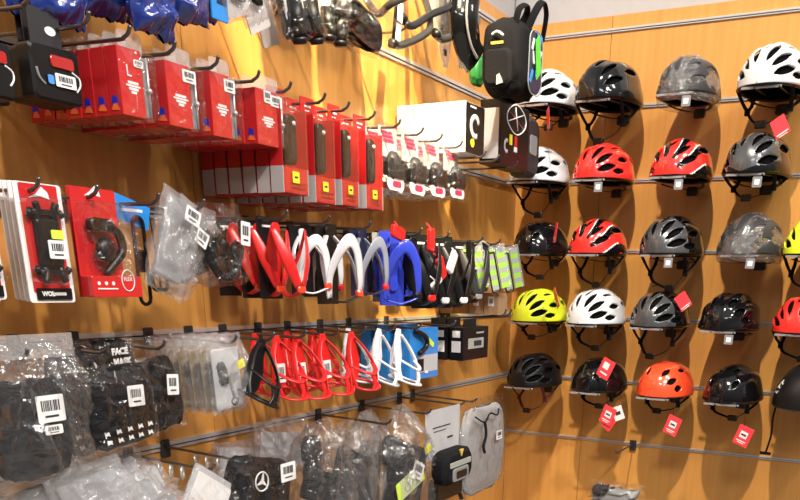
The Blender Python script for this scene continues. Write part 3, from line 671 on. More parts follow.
b = MB(); b.rprism((0, .03, .075), w, .15, .06, .03, .008); b.build('case_shell', CHAR, t)
b = MB(); b.rprism((0, -.001, .08), w * .5, .05, .003, .008, .001); b.build('case_label', GRY, t)

# ---- backpack in the corner
def backpack():
    P = PL(511, 62, .26); t = thing('mini_backpack', 'small black backpack with green tag and blue pattern hanging in the corner', 'backpack', (P.x, P.y, P.z), 0)
    b = soft(.15, .185, .115, 3, (0, 0, 0), .004, 5); b.build('bag_body', BLKM, t)
    f = MB(); m = Matrix.Translation((-.075, .0, -.03)) @ Matrix.Rotation(-PI / 2, 4, 'Z')
    f.rprism((0, 0, 0), .075, .09, .022, .02, .007, 0, m); f.build('front_pocket', BLKM, t)
    f = MB(); f.tube([(.088 * .0 + x, -.058, z) for x, z in rrect(.02, -.005, .085, .15, .03, 6)], .0016, 6, closed=True); f.build('white_piping', REFL, t)
    f = MB(); f.rprism((.018, -.056, -.005), .08, .145, .006, .028, .002); f.build('patterned_panel', NAVY, t)
    f = MB()
    for x, z, rr, w, h, mi in ((-.005, .035, 20, .008, .03, 0), (0, .005, -15, .008, .03, 0), (-.008, -.04, 25, .010, .035, 1), (.02, -.03, 15, .006, .02, 1), (.04, .05, 30, .01, .03, 1), (.045, .02, 30, .008, .02, 0), (.02, .062, -30, .006, .02, 1)):
        f.rprism((0, 0, 0), w, h, .0016, .002, 0, mi, Matrix.Translation((x, -.0605, z)) @ Matrix.Rotation(math.radians(rr), 4, 'Y'))
    f.build('printed_pattern', [PAPER, BLUC], t)
    f = MB(); f.prism([(.0, .045), (.022, .062), (.042, -.022), (.014, -.045)], -.066, -.064); f.build('green_tag', GRN, t)
    f = MB(); f.tube(smooth_path([(-.05, -.03, .07), (-.052, -.04, .105), (-.03, -.05, .118), (-.008, -.04, .105), (-.0, -.02, .08)]), .003, 8, flat=.009)
    f.tube(smooth_path([(.02, -.03, .075), (.025, -.05, .12), (.045, -.06, .145), (.07, -.06, .12), (.075, -.05, .06)]), .003, 8, flat=.011); f.build('shoulder_strap', BLKM, t)
    f = MB(); f.tube(smooth_path([(-.084, -.015, .04), (-.086, .0, .05), (-.085, .015, .045)]), .003, 6); f.box((-.086, 0, .025), (.002, .032, .006), 1); f.build('printed_logo', [PAPER, mat('gold_print', (.7, .5, .08), .5)], t)
    f = MB(); f.prism([(a, b) for a, b in ((-.008, -.01), (.01, -.006), (.0, .016), (-.008, .012))], 0, .001, 0, 0, Matrix.Translation((-.088, -.01, -.062)) @ Matrix.Rotation(-PI / 2, 4, 'Z')); f.build('reflective_mark', REFL, t)
    t.scale = (.95, .95, .86)
    return t, P
bp, P = backpack()
hx = P.x
t = thing('display_hook', 'long wire hook carrying the small black backpack', 'hook', (hx, 0, 2.3))
b = MB(); b.rprism((0, -.0065, -.004), .022, .034, .003, .003, .0006); b.build('mounting_plate', CHAR, t)
w_ = MB(); w_.tube(smooth_path([(0, 0, 0), (0, -.02, 0), (.02, -.16, .0), (.05, -.30, .005), (.052, -.315, .02)], 5), .0028, 8); w_.build('prong', WIRE, t)

# ---- top row: blue bags, clear bags, bagged grips, tube arms
GB = 'deep blue bags hanging from the top left slat'
for i, (px, py, d, w, h, s, r, lab) in enumerate([
    (22, -95, .10, .07, .145, 1, 4, 'deep blue plastic bag farthest left, its corner above the black light package'),
    (50, -100, .14, .08, .172, 2, 3, 'deep blue plastic bag above the black light package with barcode'),
    (84, -90, .13, .08, .165, 3, -4, 'deep blue plastic bag above the first wire hook tip'),
    (108, -82, .10, .09, .150, 4, 6, 'deep blue plastic bag above the leftmost red boxes'),
    (146, -78, .19, .075, .150, 5, 2, 'deep blue plastic bag hanging lowest, above the second stack of red boxes'),
    (176, -62, .19, .075, .118, 6, -6, 'deep blue plastic bag right of the lowest hanging blue bag'),
    (200, -52, .16, .06, .115, 7, 4, 'deep blue plastic bag next to the light blue card')]):
    z = 2.093; P = PL(px, py, d); T = thing('blue_bag', lab, 'bag', (P.x, -d, z), 0, GB, math.radians(r))
    hh = h + (0 if i else 0); bot = PL(px, [18, 20, 12, 14, 34, 20, 18][i], d).z; hh = z - bot
    film(w, hh, .03, s * 3.3, .007).build('bag_film', BLUB, T)
    mb = MB(); mb.rprism((0, 0, -.012), w * .7, .03, .003, .003, .0006); mb.build('hang_tab', BLUC if i == 6 else NAVY, T)
for px, s in ((52, 'three blue bags at the far left'), (105, 'blue bags above the first red stack'), (148, 'the lowest hanging blue bag'), (187, 'the blue bags beside the light blue card')): hook('L', at_x(px, -60, .2), 2.1, .2, 'wire hook of the top slat holding ' + s, .006)
cx, w, zt, h = rect(210, 224, -60, 17, .2)
t = thing('blue_card', 'bright light blue card hanging among the blue bags', 'card', (cx, -.2, 2.095)); b = MB(); b.rprism((0, 0, -(2.095 - zt + h) / 2), .035, 2.095 - zt + h, .003, .002, .0004); b.box((.004, -.002, -(2.095 - zt + h) + .025), (.02, .0006, .008), 1); b.build('card_sheet', [BLUC, NAVY], t)
for i, (px, d, w, bot, r, lab) in enumerate([(228, .2, .07, 22, -22, 'clear bag with dark oval part beside the light blue card'), (246, .17, .07, 26, -26, 'clear bag with black part, second from the light blue card'), (262, .14, .06, 18, -20, 'clear bag with pale card just left of the black bagged grips')]):
    P = PL(px, -40, d); bz = PL(px, bot, d).z; T = thing('plastic_bag', lab, 'bag', (P.x - .03, -d, 2.095), 0, None, math.radians(r))
    film(w, 2.095 - bz, .02, 40 + i, .005).build('bag_film', C_BAGW, T); mb = MB(); mb.rprism((0, 0, -.075), w * .8, .11, .002, .003, 0); mb.build('inner_card', mat('pale_card', (.62, .58, .56), .6), T)
    soft(.03, .012, .01, i, rough=.001).build('packed_item', BLK, T, (.0, -.008, -(2.095 - bz) + .03), (0, .5, 0))
hook('L', at_x(238, -40, .2), 2.1, .2, 'wire hook of the top slat holding the clear bags', .006)

def grips(px0, px1, bot, d, lab, seed, ry, white=True):
    ax = at_x(px0, 10, d); bx = at_x(px1, 10, d); w = bx - ax; z = 2.095; bz = PL((px0 + px1) / 2, bot, d).z; h = z - bz
    T = thing('bagged_grip_pair', lab, 'package', ((ax + bx) / 2, -d, z), 0, 'bagged black grips at the top', ry)
    film(w, h * .96, .04, seed, .006).build('bag_film', C_BAG, T)
    if white: mb = MB(); mb.rprism((-w * .08, .004, -h * .42), w * .6, h * .62, .002, .002, 0); mb.build('white_card', PAPER, T)
    for s in (-1, 1):
        mb = MB(); mb.tube([(s * w * .22, -.004, -h * .5), (s * w * .24, -.006, -h * .93)], .013, 12); mb.tube([(s * w * .24, -.006, -h * .93), (s * w * .245, -.006, -h * 1.0)], [.016, .011], 12)
        mb.build('grip', BLK, T)
    mb = soft(w * .8, h * .35, .03, seed, rough=.003); mb.build('packed_item', CHAR, T, (0, .01, -h * .76))
grips(276, 314, 42, .2, 'bagged black grips with white card at the top, left of three', 51, math.radians(-12))
grips(318, 343, 44, .19, 'bagged black grips with narrow white card at the top, middle of three', 52, 0)
P = PL(362, 0, .2); bz = PL(362, 43, .2).z
T = thing('saddle_cover', 'black padded cover in clear film at the top, right of the bagged grips', 'cover', (P.x, -.2, 2.095), 0, None, math.radians(10))
soft(.15, 2.095 - bz - .03, .06, 61, rough=.006, pw=2.4).build('padded_cover', BLKM, T, (0, .01, -(2.095 - bz) / 2 - .01)); film(.17, 2.095 - bz, .075, 62, .008).build('bag_film', C_BAG, T)
for px, s in ((292, 'the left pair of bagged grips'), (330, 'the middle bagged grips'), (362, 'the padded black cover')): hook('L', at_x(px, -30, .2), 2.1, .2, 'wire hook of the top slat holding ' + s, .006)
TUBE = mat('grey_steel_tube', (.045, .045, .048), .3, .3)
def pth(L): return smooth_path([PL(x, y, d) for x, y, d in L], 6)
def tube_arm(L, lab, r=.0075):
    pts = pth(L); o = pts[0].copy(); t = thing('bent_tube_hook', lab, 'hook', o, 0, 'bent grey tube arms at the top')
    b = MB(); b.tube([p - o for p in pts], r, 12); b.build('bent_tube', TUBE, t)
    e = (pts[-1] - pts[-2]).normalized(); b = MB(); b.tube([pts[-1] - o - e * .004, pts[-1] - o + e * .012], r * 1.2, 12); b.build('end_cap', BLK, t)
tube_arm([(352, -30, 0), (375, 12, .10), (392, 3, .16), (425, -12, .2), (460, -22, .2)], 'bent grey tube arm highest of three, crossing the black strap')
tube_arm([(400, -60, 0), (440, -30, .1), (452, 2, .17), (430, 15, .16), (412, 26, .15), (404, 20, .14)], 'bent grey tube arm with its capped end beside the white label')
tube_arm([(405, -40, 0), (425, 0, .12), (430, 26, .16), (422, 36, .16), (402, 45, .16), (394, 44, .16)], 'bent grey tube arm reaching lowest, its cap below the black strap')
tube_arm([(470, -20, 0), (462, 14, .1), (476, 17, .15), (474, 26, .17), (445, 39, .17), (437, 35, .17)], 'bent grey tube arm nearest the black fender')
a, b_ = PL(403, -40, .14), PL(395, 47, .14)
t = thing('frame_strap', 'black strap plate with two white labels hanging from the top slat', 'strap', a)
m = MB(); v = b_ - a; m.tube([Vector((0, 0, 0)), v * .5, v], .003, 8, flat=.016, up=(0, 1, 0)); m.build('strap_plate', BLK, t)
for k in (.60, .84): sticker('white_label', t, v.x * k, v.y * k - .005, v.z * k, .020, .036, seed=3, code=False, rot=(0, math.radians(8), 0))
hook('L', a.x, 2.1, .14, 'wire hook of the top slat holding the black strap plate', .004)
for i, (px, bot, w, lab) in enumerate([(440, 66, .13, 'clear crumpled bag with pointed bottom, left of the black fender'), (456, 67, .12, 'clear crumpled bag touching the black fender')]):
    d = .11 + .05 * i; x = at_x(px, 30, d); bz = PL(px, bot, d).z; T = thing('plastic_bag', lab, 'bag', (x, -d, 2.295), 0, None, math.radians(-8))
    mb = MB(); h = 2.295 - bz
    for side in (-1, 1):
        def g(u, v, side=side):
            a_ = u * 2 - 1; ww = w / 2 * (1 - .8 * max(0, v - .45) / .55); nz = noise.noise(Vector((a_ * 3 + i * 9, v * 7, side)))
            return (a_ * ww, side * .02 * (1 - a_ * a_) * min(1, 3 * v) * (1.05 - v) + .008 * nz * (1 - a_ * a_), -v * h)
        mb.grid(g, 18, 22, 0, True)
    mb.build('bag_film', C_MILK, T); soft(.014, .014, .008, i, rough=.001).build('packed_item', CHAR, T, (0, 0, -h * .86))
    soft(.05, .11, .016, i + 4, rough=.004).build('packed_item', GRY, T, (0, .0, -h * .45))
hook('L', at_x(444, 0, .17), 2.3, .17, 'wire hook of the top slat holding the clear pointed bags', .004)
pts = pth([(470, -50, .22), (466, -10, .2), (464, 20, .2), (468, 45, .2), (475, 60, .2)]); o = pts[0].copy()
t = thing('mudguard', 'curved black mudguard with white print hanging left of the backpack', 'mudguard', o); b = MB(); b.tube([p - o for p in pts], [.010] * len(pts), 12, flat=.034, up=(-1, -.9, 0)); b.build('guard_blade', BLKG, t)
b = MB(); b.tube([p - o + Vector((-.012, -.012, 0)) for p in pts[3:]], .003, 6); b.build('edge_stay', GRY, t)
text('X', .03, Vector((.0, -.014, 0)) + (PL(471, 8, .2) - o), PAPER, t, 'printed_mark', (PI / 2, math.radians(60), 0))
hook('L', o.x, 2.1 if o.z < 2.25 else 2.3, .2, 'wire hook behind the curved black mudguard', .0)
P = PL(477, 70, .12); t = thing('green_reflector', 'small green bottle shape between mudguard and backpack', 'reflector', (P.x, P.y, P.z)); soft(.05, .07, .03, 5, rough=.002).build('green_body', mat('dark_green', (.02, .20, .05), .4), t); b = MB(); b.tube([(0, 0, .03), (0, .02, .10)], .001, 5); b.build('cord', BLKM, t)

for i, (x, w_, lab) in enumerate(((-1.31, .15, 'unseen bagged black jersey added above the bagged grips to shade the wall'), (-1.145, .15, 'second unseen bagged black jersey added on the highest slat to shade the wall'), (-1.66, .12, 'narrow unseen bagged black jersey added above the blue bags to shade the wall'))):  # unseen goods added above the frame to cast shade on the left wall
    T = thing('shade_jersey', lab, 'jersey', (x, -.17, 2.295), 0, 'unseen jerseys added on the highest slat for shade'); soft(w_ * .95, .13, .03, 170 + i).build('shade_jersey_body', BLKM, T, (0, 0, -.075)); film(w_, .15, .045, 171 + i, .006).build('bag_film', C_BAG, T)
    hook('L', x, 2.3, .19, 'wire hook of the highest slat holding the ' + ('first' if i == 0 else 'second' if i == 1 else 'narrow') + ' unseen shade jersey', .003)

# ---- 1.7 m slat
def phone_pack(px0, px1, yt, yb, d, lab, first):
    cx, w, zt, h = rect(px0, px1, yt, yb, d); t = thing('phone_holder_pack', lab, 'package', (cx, -d, zt), 0, 'white edged phone holder packs')
    b = MB(); b.rprism((0, .004, -h / 2), w, h, .002, .004, 0, 0); b.rprism((0, .0024, -h * .46), w * .80, h * .90, .0014, .002, 0, 1); b.rprism((.002, .0014, -h * .925), w * .78, h * .10, .0012, .001, 0, 2)
    b.build('backing_card', [PAPER, RED, BLK], t)
    c = MB(); c.rprism((0, -.006, -h * .48), w * .92, h * .74, .020, .014, .004); c.build('clear_blister', C_THIN, t)
    g = MB(); g.rprism((.0, -.004, -h * .49), w * .50, h * .40, .010, .004, .002); g.rprism((0, -.004, -h * .24), w * .62, h * .055, .012, .008, .003); g.rprism((0, -.004, -h * .74), w * .62, h * .055, .012, .008, .003)
    for s in (-1, 1):
        for z0, z1 in ((-.29, -.16), (-.70, -.82)): g.tube(smooth_path([(s * w * .18, -.004, h * z0), (s * w * .17, -.007, h * (z0 + z1) / 2), (s * w * .22, -.008, h * z1)]), .0045, 8)
        g.tube([(s * w * .3, -.004, -h * .22), (s * w * .37, -.006, -h * .27)], .004, 8); g.tube([(s * w * .3, -.004, -h * .74), (s * w * .37, -.006, -h * .70)], .004, 8)
    g.build('phone_holder', BLK, t)
    if first:
        text('WOL', h * .055, (-w * .12, .0002, -h * .925), PAPER, t, bold=.0004); q = MB(); q.box((w * .14, .0005, -h * .918), (w * .28, .0004, .0014)); q.box((w * .14, .0005, -h * .932), (w * .28, .0004, .0014)); q.build('printed_lines', PAPER, t)
        sticker('price_sticker', t, w * .06, -.0175, -h * .42, w * .27, h * .075, LIME, False); sticker('barcode_label', t, w * .03, -.0175, -h * .545, w * .40, h * .155, seed=5)
        q = MB(); q.prism([(-.016, -.010), (-.004, -.004), (.004, .004), (.012, -.002), (.014, -.010), (0, -.007)], .0006, .0012, 0, 0, Matrix.Translation((0, 0, -.008))); q.build('printed_emblem', PAPER, t)
    return t
X17 = []
hook('L', at_x(36, 195, .2), 1.7, .2, 'wire hook holding the phone holder packs with yellow sticker', .004)
hook('L', at_x(-22, 195, .2), 1.7, .2, 'wire hook holding the phone holder pack cut by the left edge', .004)
for k in range(4):
    phone_pack(23 - 5 * k, 69 - 5 * k, 181 - .2 * k, 303 - 1 * k, .19 - .022 * k, ['white edged phone holder pack with neon price sticker and barcode label', 'phone holder pack directly behind the one with neon sticker', 'phone holder pack third from the front on the same hook', 'phone holder pack fourth from the front, nearest the wall'][k], k == 0)
phone_pack(-48, -1, 178, 300, .2, 'white edged phone holder pack cut by the left edge of the photo', False)
phone_pack(-54, -7, 178, 302, .17, 'phone holder pack behind the one cut by the left edge', False)
def mirror_pack(dd, lab, full):
    cx, w, zt, h = rect(77 - 40 * dd, 121 - 40 * dd, 186, 297, .19 - dd); d = .19 - dd
    t = thing('mirror_package', lab, 'package', (cx, -d, zt), 0, 'red mirror packages')
    b = MB(); b.rprism((0, .003, -h / 2), w, h, .0015, .001, 0); b.rprism((.006, -.008, -h * .90), w + .012, h * .20, .022, .002, .001); b.build('red_card', RED, t)
    c = MB(); c.rprism((.010, -.010, -h * .47), w + .016, h * .70, .026, .010, .004); c.build('clear_blister', C_BAG, t)
    g = MB(); g.tube(smooth_path([(-.012, -.008, -h * .32), (.010, -.010, -h * .34), (.026, -.010, -h * .42), (.028, -.010, -h * .56), (.012, -.010, -h * .68), (-.004, -.010, -h * .78)]), [.008] * 8 + [.006] * 23, 10)
    g.ball((-.002, -.012, -h * .56), (.016, .010, .016)); g.rprism((-.006, -.010, -h * .33), .036, .016, .014, .007, .002, 0, Matrix.Rotation(.0, 4, 'Y')); g.build('bar_mirror', BLK, t)
    if full:
        q = MB(); q.tube([(.024 + .011 * math.cos(a), -.0196, -h * .84 + .014 * math.sin(a)) for a in [2 * PI * k / 20 for k in range(20)]], .0008, 5, closed=True); q.build('printed_ring', PAPER, t)
        text('FLEX', .007, (.024, -.0196, -h * .83), PAPER, t)
        q = MB(); [q.prism(disc(-.026 + .012 * k, -h * .87, .0025, 10), -.0198, -.0192) for k in range(3)]; q.box((-.012, -.0196, -h * .92), (.034, .0005, .0016)); q.build('printed_icons', PAPER, t)
        q = MB(); q.prism([(-.014, -.010), (-.004, -.004), (.004, .003), (.010, -.003), (.012, -.010), (0, -.008)], .0016, .0022); q.build('printed_emblem', PAPER, t)
mirror_pack(0, 'red package with black handlebar mirror and white ring mark', True)
mirror_pack(.035, 'red package directly behind the handlebar mirror package', False)
mirror_pack(.07, 'red package third from the front behind the handlebar mirror package', False)
hook('L', at_x(94, 200, .2), 1.7, .2, 'wire hook holding the red mirror packages', .004)
# blue card with black rubber strap
P = PL(131, 200, .13); t = thing('strap_package', 'light blue card with long black rubber strap hanging below it', 'package', P)
b = MB(); b.rprism((0, .002, -.016), .075, .034, .002, .002, 0, 0, Matrix.Rotation(math.radians(14), 4, 'Y')); b.box((.0, .0006, -.014), (.04, .0006, .004), 1); b.build('blue_card', [BLUC, PAPER], t)
b = MB(); b.tube([(.004 + x, -.004, z) for x, z in rrect(0, -.085, .020, .125, .010)], .0028, 8, closed=True); b.rprism((.004, -.004, -.085), .022, .032, .010, .003, .002); b.build('rubber_strap', BLK, t)
hook('L', at_x(155, 203, .2), 1.7, .2, 'wire hook holding the blue card and the slanting grey bags', .004)
bag('grey pouch bag slanting on the hook, left one with white label', 'bag', 182, 195, .19, .075, .150, .022, 71, math.radians(22), m=C_BAGW, contents=[('slab', 0, -.068, .052, .12, .008, GRY, 0)], labels=[(.006, -.03, .03, .022, PAPER, 0)])
bag('grey pouch bag slanting just behind, its label lower', 'bag', 197, 207, .17, .072, .14, .022, 72, math.radians(30), m=C_BAGW, contents=[('slab', 0, -.065, .052, .11, .008, GRY, 0)], labels=[(.006, -.05, .026, .024, PAPER, 0)])
P = PL(160, 281, .12); t = thing('wall_loop', 'small black open loop peeking out below the grey pouch bags', 'buckle', P); b = MB(); b.tube([(x, 0, z) for x, z in rrect(0, 0, .030, .026, .006)], .003, 8, closed=True); b.tube([(0, 0, .012), (0, 0, -.012)], .002, 6); b.build('loop_frame', BLK, t); b = MB(); b.tube([(0, 0, .012), (.01, .02, .11)], .001, 5); b.build('cord', BLKM, t)
bag('clear bag with black curved brake shoes left of the red bottle cages', 'bag', 216, 203, .18, .105, .125, .03, 73, math.radians(-3), contents=[('soft', -.02, -.075, .030, .07, .018, BLK, -.5), ('soft', .008, -.082, .032, .065, .018, BLK, -.5), ('soft', .03, -.085, .026, .06, .018, CHAR, .5)], labels=[(.030, -.045, .022, .036, PAPER, .15)], m=C_BAG)
bag('clear bag with dark parts behind the brake shoe bag', 'bag', 196, 205, .14, .09, .12, .026, 74, math.radians(8), contents=[('soft', .0, -.085, .06, .04, .018, CHAR, -.4)], m=C_BAGW)
hook('L', at_x(200, 206, .2), 1.7, .2, 'wire hook holding the clear bags of brake shoes', .004)

# bottle cages
def ribbon(mb, pts, r0, fl, mi=0, up=(0, -1, 0), seg=10, taper=None):
    pts = smooth_path(pts, 6); n = len(pts); f = fl if not taper else [fl * (taper[0] + (taper[1] - taper[0]) * k / (n - 1)) if len(taper) == 2 else fl * (taper[0] + (taper[1] - taper[0]) * min(1, 2 * k / (n - 1)) if k < n / 2 else fl / fl * (taper[1] + (taper[2] - taper[1]) * (2 * k / (n - 1) - 1)) if len(taper) == 3 else 1) for k in range(n)]
    if taper and len(taper) == 3: f = [fl * (taper[0] + (taper[1] - taper[0]) * 2 * k / (n - 1)) if k < n / 2 else fl * (taper[1] + (taper[2] - taper[1]) * (2 * k / (n - 1) - 1)) for k in range(n)]
    mb.tube(pts, r0, seg, mi, flat=f, up=up)
def cage_leaf(lab, P, m, tipm, card=True, s=1.0, rz=0, ry=0, cardm=None):
    t = thing('bottle_cage', lab, 'bottle cage', P, rz, None, ry); t.scale = (s,) * 3
    if card:
        b = MB(); b.rprism((-.012, .003, -.070), .055, .150, .0014, .002, 0); b.box((-.012, .0018, -.012), (.03, .0005, .004), 1); b.build('backing_card', [BLK, PAPER], t)
    b = MB(); b.rprism((0, -.004, -.062), .020, .115, .005, .008, .0015); b.build('back_plate', m, t)
    for sd in (-1, 1):
        b = MB(); ribbon(b, [(sd * .008, -.006, -.115), (sd * .032, -.028, -.070), (sd * .040, -.045, -.018)], .0022, .011, taper=(.5, 1.2, .5), up=(sd * .9, -.5, 0))
        ribbon(b, [(sd * .040, -.045, -.018), (sd * .026, -.066, -.070), (sd * .006, -.074, -.122)], .0022, .011, taper=(.5, 1.2, .7), up=(sd * .5, -.9, 0)); b.build('side_arm', m, t)
    b = MB(); b.rprism((0, -.074, -.126), .020, .014, .008, .006, .002); b.build('front_lip', tipm, t)
    b = MB(); ribbon(b, [(0, -.072, -.130), (0, -.04, -.140), (0, -.006, -.122)], .0025, .010, up=(0, 0, 1)); b.build('bottom_rest', m, t)
    return t
def cage_arch(lab, P, m, tipm, s=1.0, rz=0, ry=0, card=BLK, inner=None):
    t = thing('bottle_cage', lab, 'bottle cage', P, rz, None, ry); t.scale = (s,) * 3
    b = MB(); b.rprism((0, .003, -.072), .060, .150, .0014, .002, 0, 0); b.build('backing_card', card, t)
    b = MB(); b.rprism((0, -.004, -.060), .020, .115, .005, .008, .0015); b.build('back_plate', inner or m, t)
    b = MB(); ribbon(b, [(-.030, -.03, -.135), (-.036, -.04, -.09), (-.020, -.055, -.045), (.004, -.06, -.028), (.026, -.058, -.055), (.034, -.055, -.10), (.036, -.05, -.122)], .0018, .0095, taper=(.8, 1.4, .6), up=(0, -1, .1)); b.build('front_arch', m, t)
    b = MB(); ribbon(b, [(.010, -.006, -.02), (.034, -.03, -.06), (.036, -.048, -.118)], .0022, .006, up=(1, -.4, 0)); ribbon(b, [(-.010, -.006, -.02), (-.036, -.02, -.06), (-.031, -.03, -.13)], .0022, .006, up=(-1, -.4, 0)); b.build('side_arm', m, t)
    b = MB(); b.rprism((.036, -.05, -.126), .018, .016, .012, .006, .003); b.build('front_lip', tipm, t)
    b = MB(); ribbon(b, [(.034, -.05, -.13), (0, -.04, -.142), (-.030, -.03, -.136)], .0022, .007, up=(0, 0, 1)); b.build('bottom_rest', inner or m, t)
    return t
def cage_frame(lab, P, m, s=1.0, rz=0, ry=0, label=True, lean=0):
    t = thing('bottle_cage', lab, 'bottle cage', P, rz, None, ry); t.scale = (s,) * 3
    b = MB(); b.prism([(-.008, .004), (.008, .004), (.013, -.012), (.014, -.03), (.024, -.06), (.022, -.095), (.014, -.11), (-.014, -.11), (-.022, -.095), (-.024, -.06), (-.014, -.03), (-.013, -.012)][::-1], .0, -.0035, 0, .0010); b.build('back_plate', m, t)
    for sd in (-1, 1):
        b = MB(); ribbon(b, [(sd * .008, -.006, -.010), (sd * .026, -.018, -.034), (sd * .038, -.034, -.066), (sd * .041, -.044, -.098), (sd * .036, -.052, -.122)], .0028, .0075, taper=(.8, 1.1, .8), up=(sd, -.5, 0)); b.build('side_arm', m, t)
    b = MB(); ribbon(b, [(-.037, -.050, -.122), (-.024, -.068, -.128), (0, -.076, -.130), (.024, -.068, -.128), (.037, -.050, -.122), (.034, -.018, -.116), (.014, -.003, -.110), (-.014, -.003, -.110), (-.034, -.018, -.116), (-.037, -.050, -.122)], .0032, .0060, up=(0, 0, 1)); b.build('lower_ring', m, t)
    b = MB(); ribbon(b, [(-.038, -.034, -.070), (-.022, -.062, -.084), (0, -.072, -.092), (.022, -.062, -.084), (.038, -.034, -.070)], .0028, .0062, up=(0, -.4, 1)); b.build('front_band', m, t)
    b = MB(); ribbon(b, [(0, -.072, -.092), (.006, -.076, -.112), (0, -.076, -.130)], .003, .006, up=(0, -1, 0)); b.build('front_strut', m, t)
    if label: sticker('barcode_label', t, .004, -.0058, -.078, .024, .042, seed=4)
    return t
def P17(px, d, z=1.697): return Vector((PL(px, 232, d).x, -d, z))
rr = math.radians
cage_leaf('red winged bottle cage in front, right of the clear bag', P17(274, .155), REDP, ORED, s=.92, rz=rr(-12))
cage_leaf('red winged bottle cage behind, half hidden by the clear bag', P17(257, .11), REDP, ORED, s=.92, rz=rr(-18))
cage_leaf('red winged bottle cage deepest in the row, only its orange lip showing', P17(232, .06), REDP, ORED, s=.9, rz=rr(-10))
cage_arch('small white bottle cage with orange tips beside the red cages', P17(301, .15, 1.69), WHT, ORED, s=.82, rz=rr(-20))
cage_arch('large white arched bottle cage with orange tip', P17(327, .17), WHT, ORED, s=.98, rz=rr(-8), inner=BLK)
cage_arch('white arched bottle cage just behind the large one', P17(312, .10), WHT, REDP, s=.9, rz=rr(-14), inner=BLK)
cage_arch('navy bottle cage with grey arch between white and blue cages', P17(359, .16), mat('silver_blue_plastic', (.35, .38, .45), .3), REDP, s=.88, rz=rr(-6), card=NAVY, inner=NAVY)
cage_arch('black and navy bottle cage tucked behind the navy one', P17(368, .08), NAVY, NAVY, s=.88, rz=rr(-6), card=BLK, inner=BLK)
cage_arch('bright blue bottle cage in the middle of the cage row', P17(392, .17), BLUP, BLK, s=1.02, rz=rr(-30), card=BLUP, inner=BLUP)
t_ = cage_arch('second bright blue bottle cage directly behind the first', P17(384, .12), BLUP, BLUP, s=.98, rz=rr(-30), card=GRY, inner=BLUP)
cage_leaf('black bottle cage with red top clip right of the blue cage', P17(412, .18), BLK, REDP, s=1.05, rz=rr(-25))
cage_leaf('black bottle cage with white lip below the red clip', P17(428, .16), BLK, WHT, s=1.1, rz=rr(-30))
cage_leaf('black bottle cage with red stripe left of the black glossy pack', P17(447, .17), BLK, WHT, s=1.1, rz=rr(-30))
cage_leaf('black bottle cage with silver stripe next to the hi-vis bands', P17(466, .14), CHAR, GRY, s=1.05, rz=rr(-35))
def clip(px, py, d, m, lab, w=.016, h=.034, ry=0):
    P = PL(px, py, d); t = thing('cage_clip', lab, 'clip', P, 0, None, ry); b = MB(); b.rprism((0, 0, 0), w, h, .010, .006, .002); b.tube([(0, 0, h / 2 - .002), (0, .012, h / 2 + .010)], .0018, 6); b.build('clip_body', m, t)
clip(398, 233, .21, REDP, 'glossy red clip above the black cage beside the blue one', .05, .026, .2)
clip(431, 240, .21, REDP, 'narrow red clip standing above the black cages', .022, .05)
clip(441, 268, .24, REDP, 'slanting red clip between the black and silver stripes', .028, .05, -.5)
clip(452, 262, .24, WHT, 'slanting silver white clip beside the slanting red one', .022, .055, .6)
clip(436, 283, .24, WHT, 'silver white clip lying low across the black cages', .05, .012, -.45)
P = PL(478, 240, .17); t = thing('strap_pack', 'black hanging pack with white buckles left of the hi-vis bands', 'package', P)
b = MB(); b.rprism((0, 0, -.065), .11, .125, .016, .006, .002); b.build('black_pack', BLK, t); b = MB()
for x, z in ((-.02, -.035), (.01, -.035)): b.tube([(x + a, -.011, z + c) for a, c in rrect(0, 0, .014, .02, .006)], .0022, 6, closed=True)
b.tube(smooth_path([(-.045, -.011, -.01), (0, -.013, -.004), (.045, -.011, -.012)]), .003, 6); b.tube(smooth_path([(-.035, -.011, -.07), (0, -.014, -.082), (.03, -.011, -.07)]), .003, 6); b.build('white_buckles', REFL, t)
for i, (px, lab) in enumerate(((471, 'hi-vis green reflective band partly hidden by the black pack'), (494, 'hi-vis green reflective band in the middle of three'), (508, 'hi-vis green reflective band nearest the corner'))):
    P = PL(px, 246 + i, .19 - .02 * (i == 0)); t = thing('reflective_band', lab, 'reflective band', P, rr(-40), 'hi-vis reflective bands', rr(-14))
    b = MB()
    for k in range(8):
        b.box((-.02, 0, -.014 - .0165 * k), (.030, .004, .0165), k % 2); b.box((.018, 0, -.014 - .0165 * k), (.030, .004, .0165), (k + 1) % 2)
    b.build('band_strip', [HIVIS, REFL], t); b = MB(); b.rprism((0, .004, -.068), .085, .145, .002, .003, 0); b.build('clear_sleeve', C_TAB, t)
    b = MB(); b.tube([(-.02 + x, -.003, -.08 + z) for x, z in rrect(0, 0, .030, .13, .006)], .0026, 6, closed=True); b.build('black_edging', BLK, t); t.scale = (.78,) * 3
for px, s in ((284, 'the red winged bottle cages'), (326, 'the white arched bottle cages'), (367, 'the navy bottle cage'), (418, 'the blue and black bottle cages'), (446, 'the black cages with red clip'), (480, 'the black pack with white buckles'), (498, 'the middle hi-vis band'), (517, 'the hi-vis band nearest the corner')):
    hook('L', at_x(px, 230, .2), 1.7, .2, 'wire hook holding ' + s, .004)

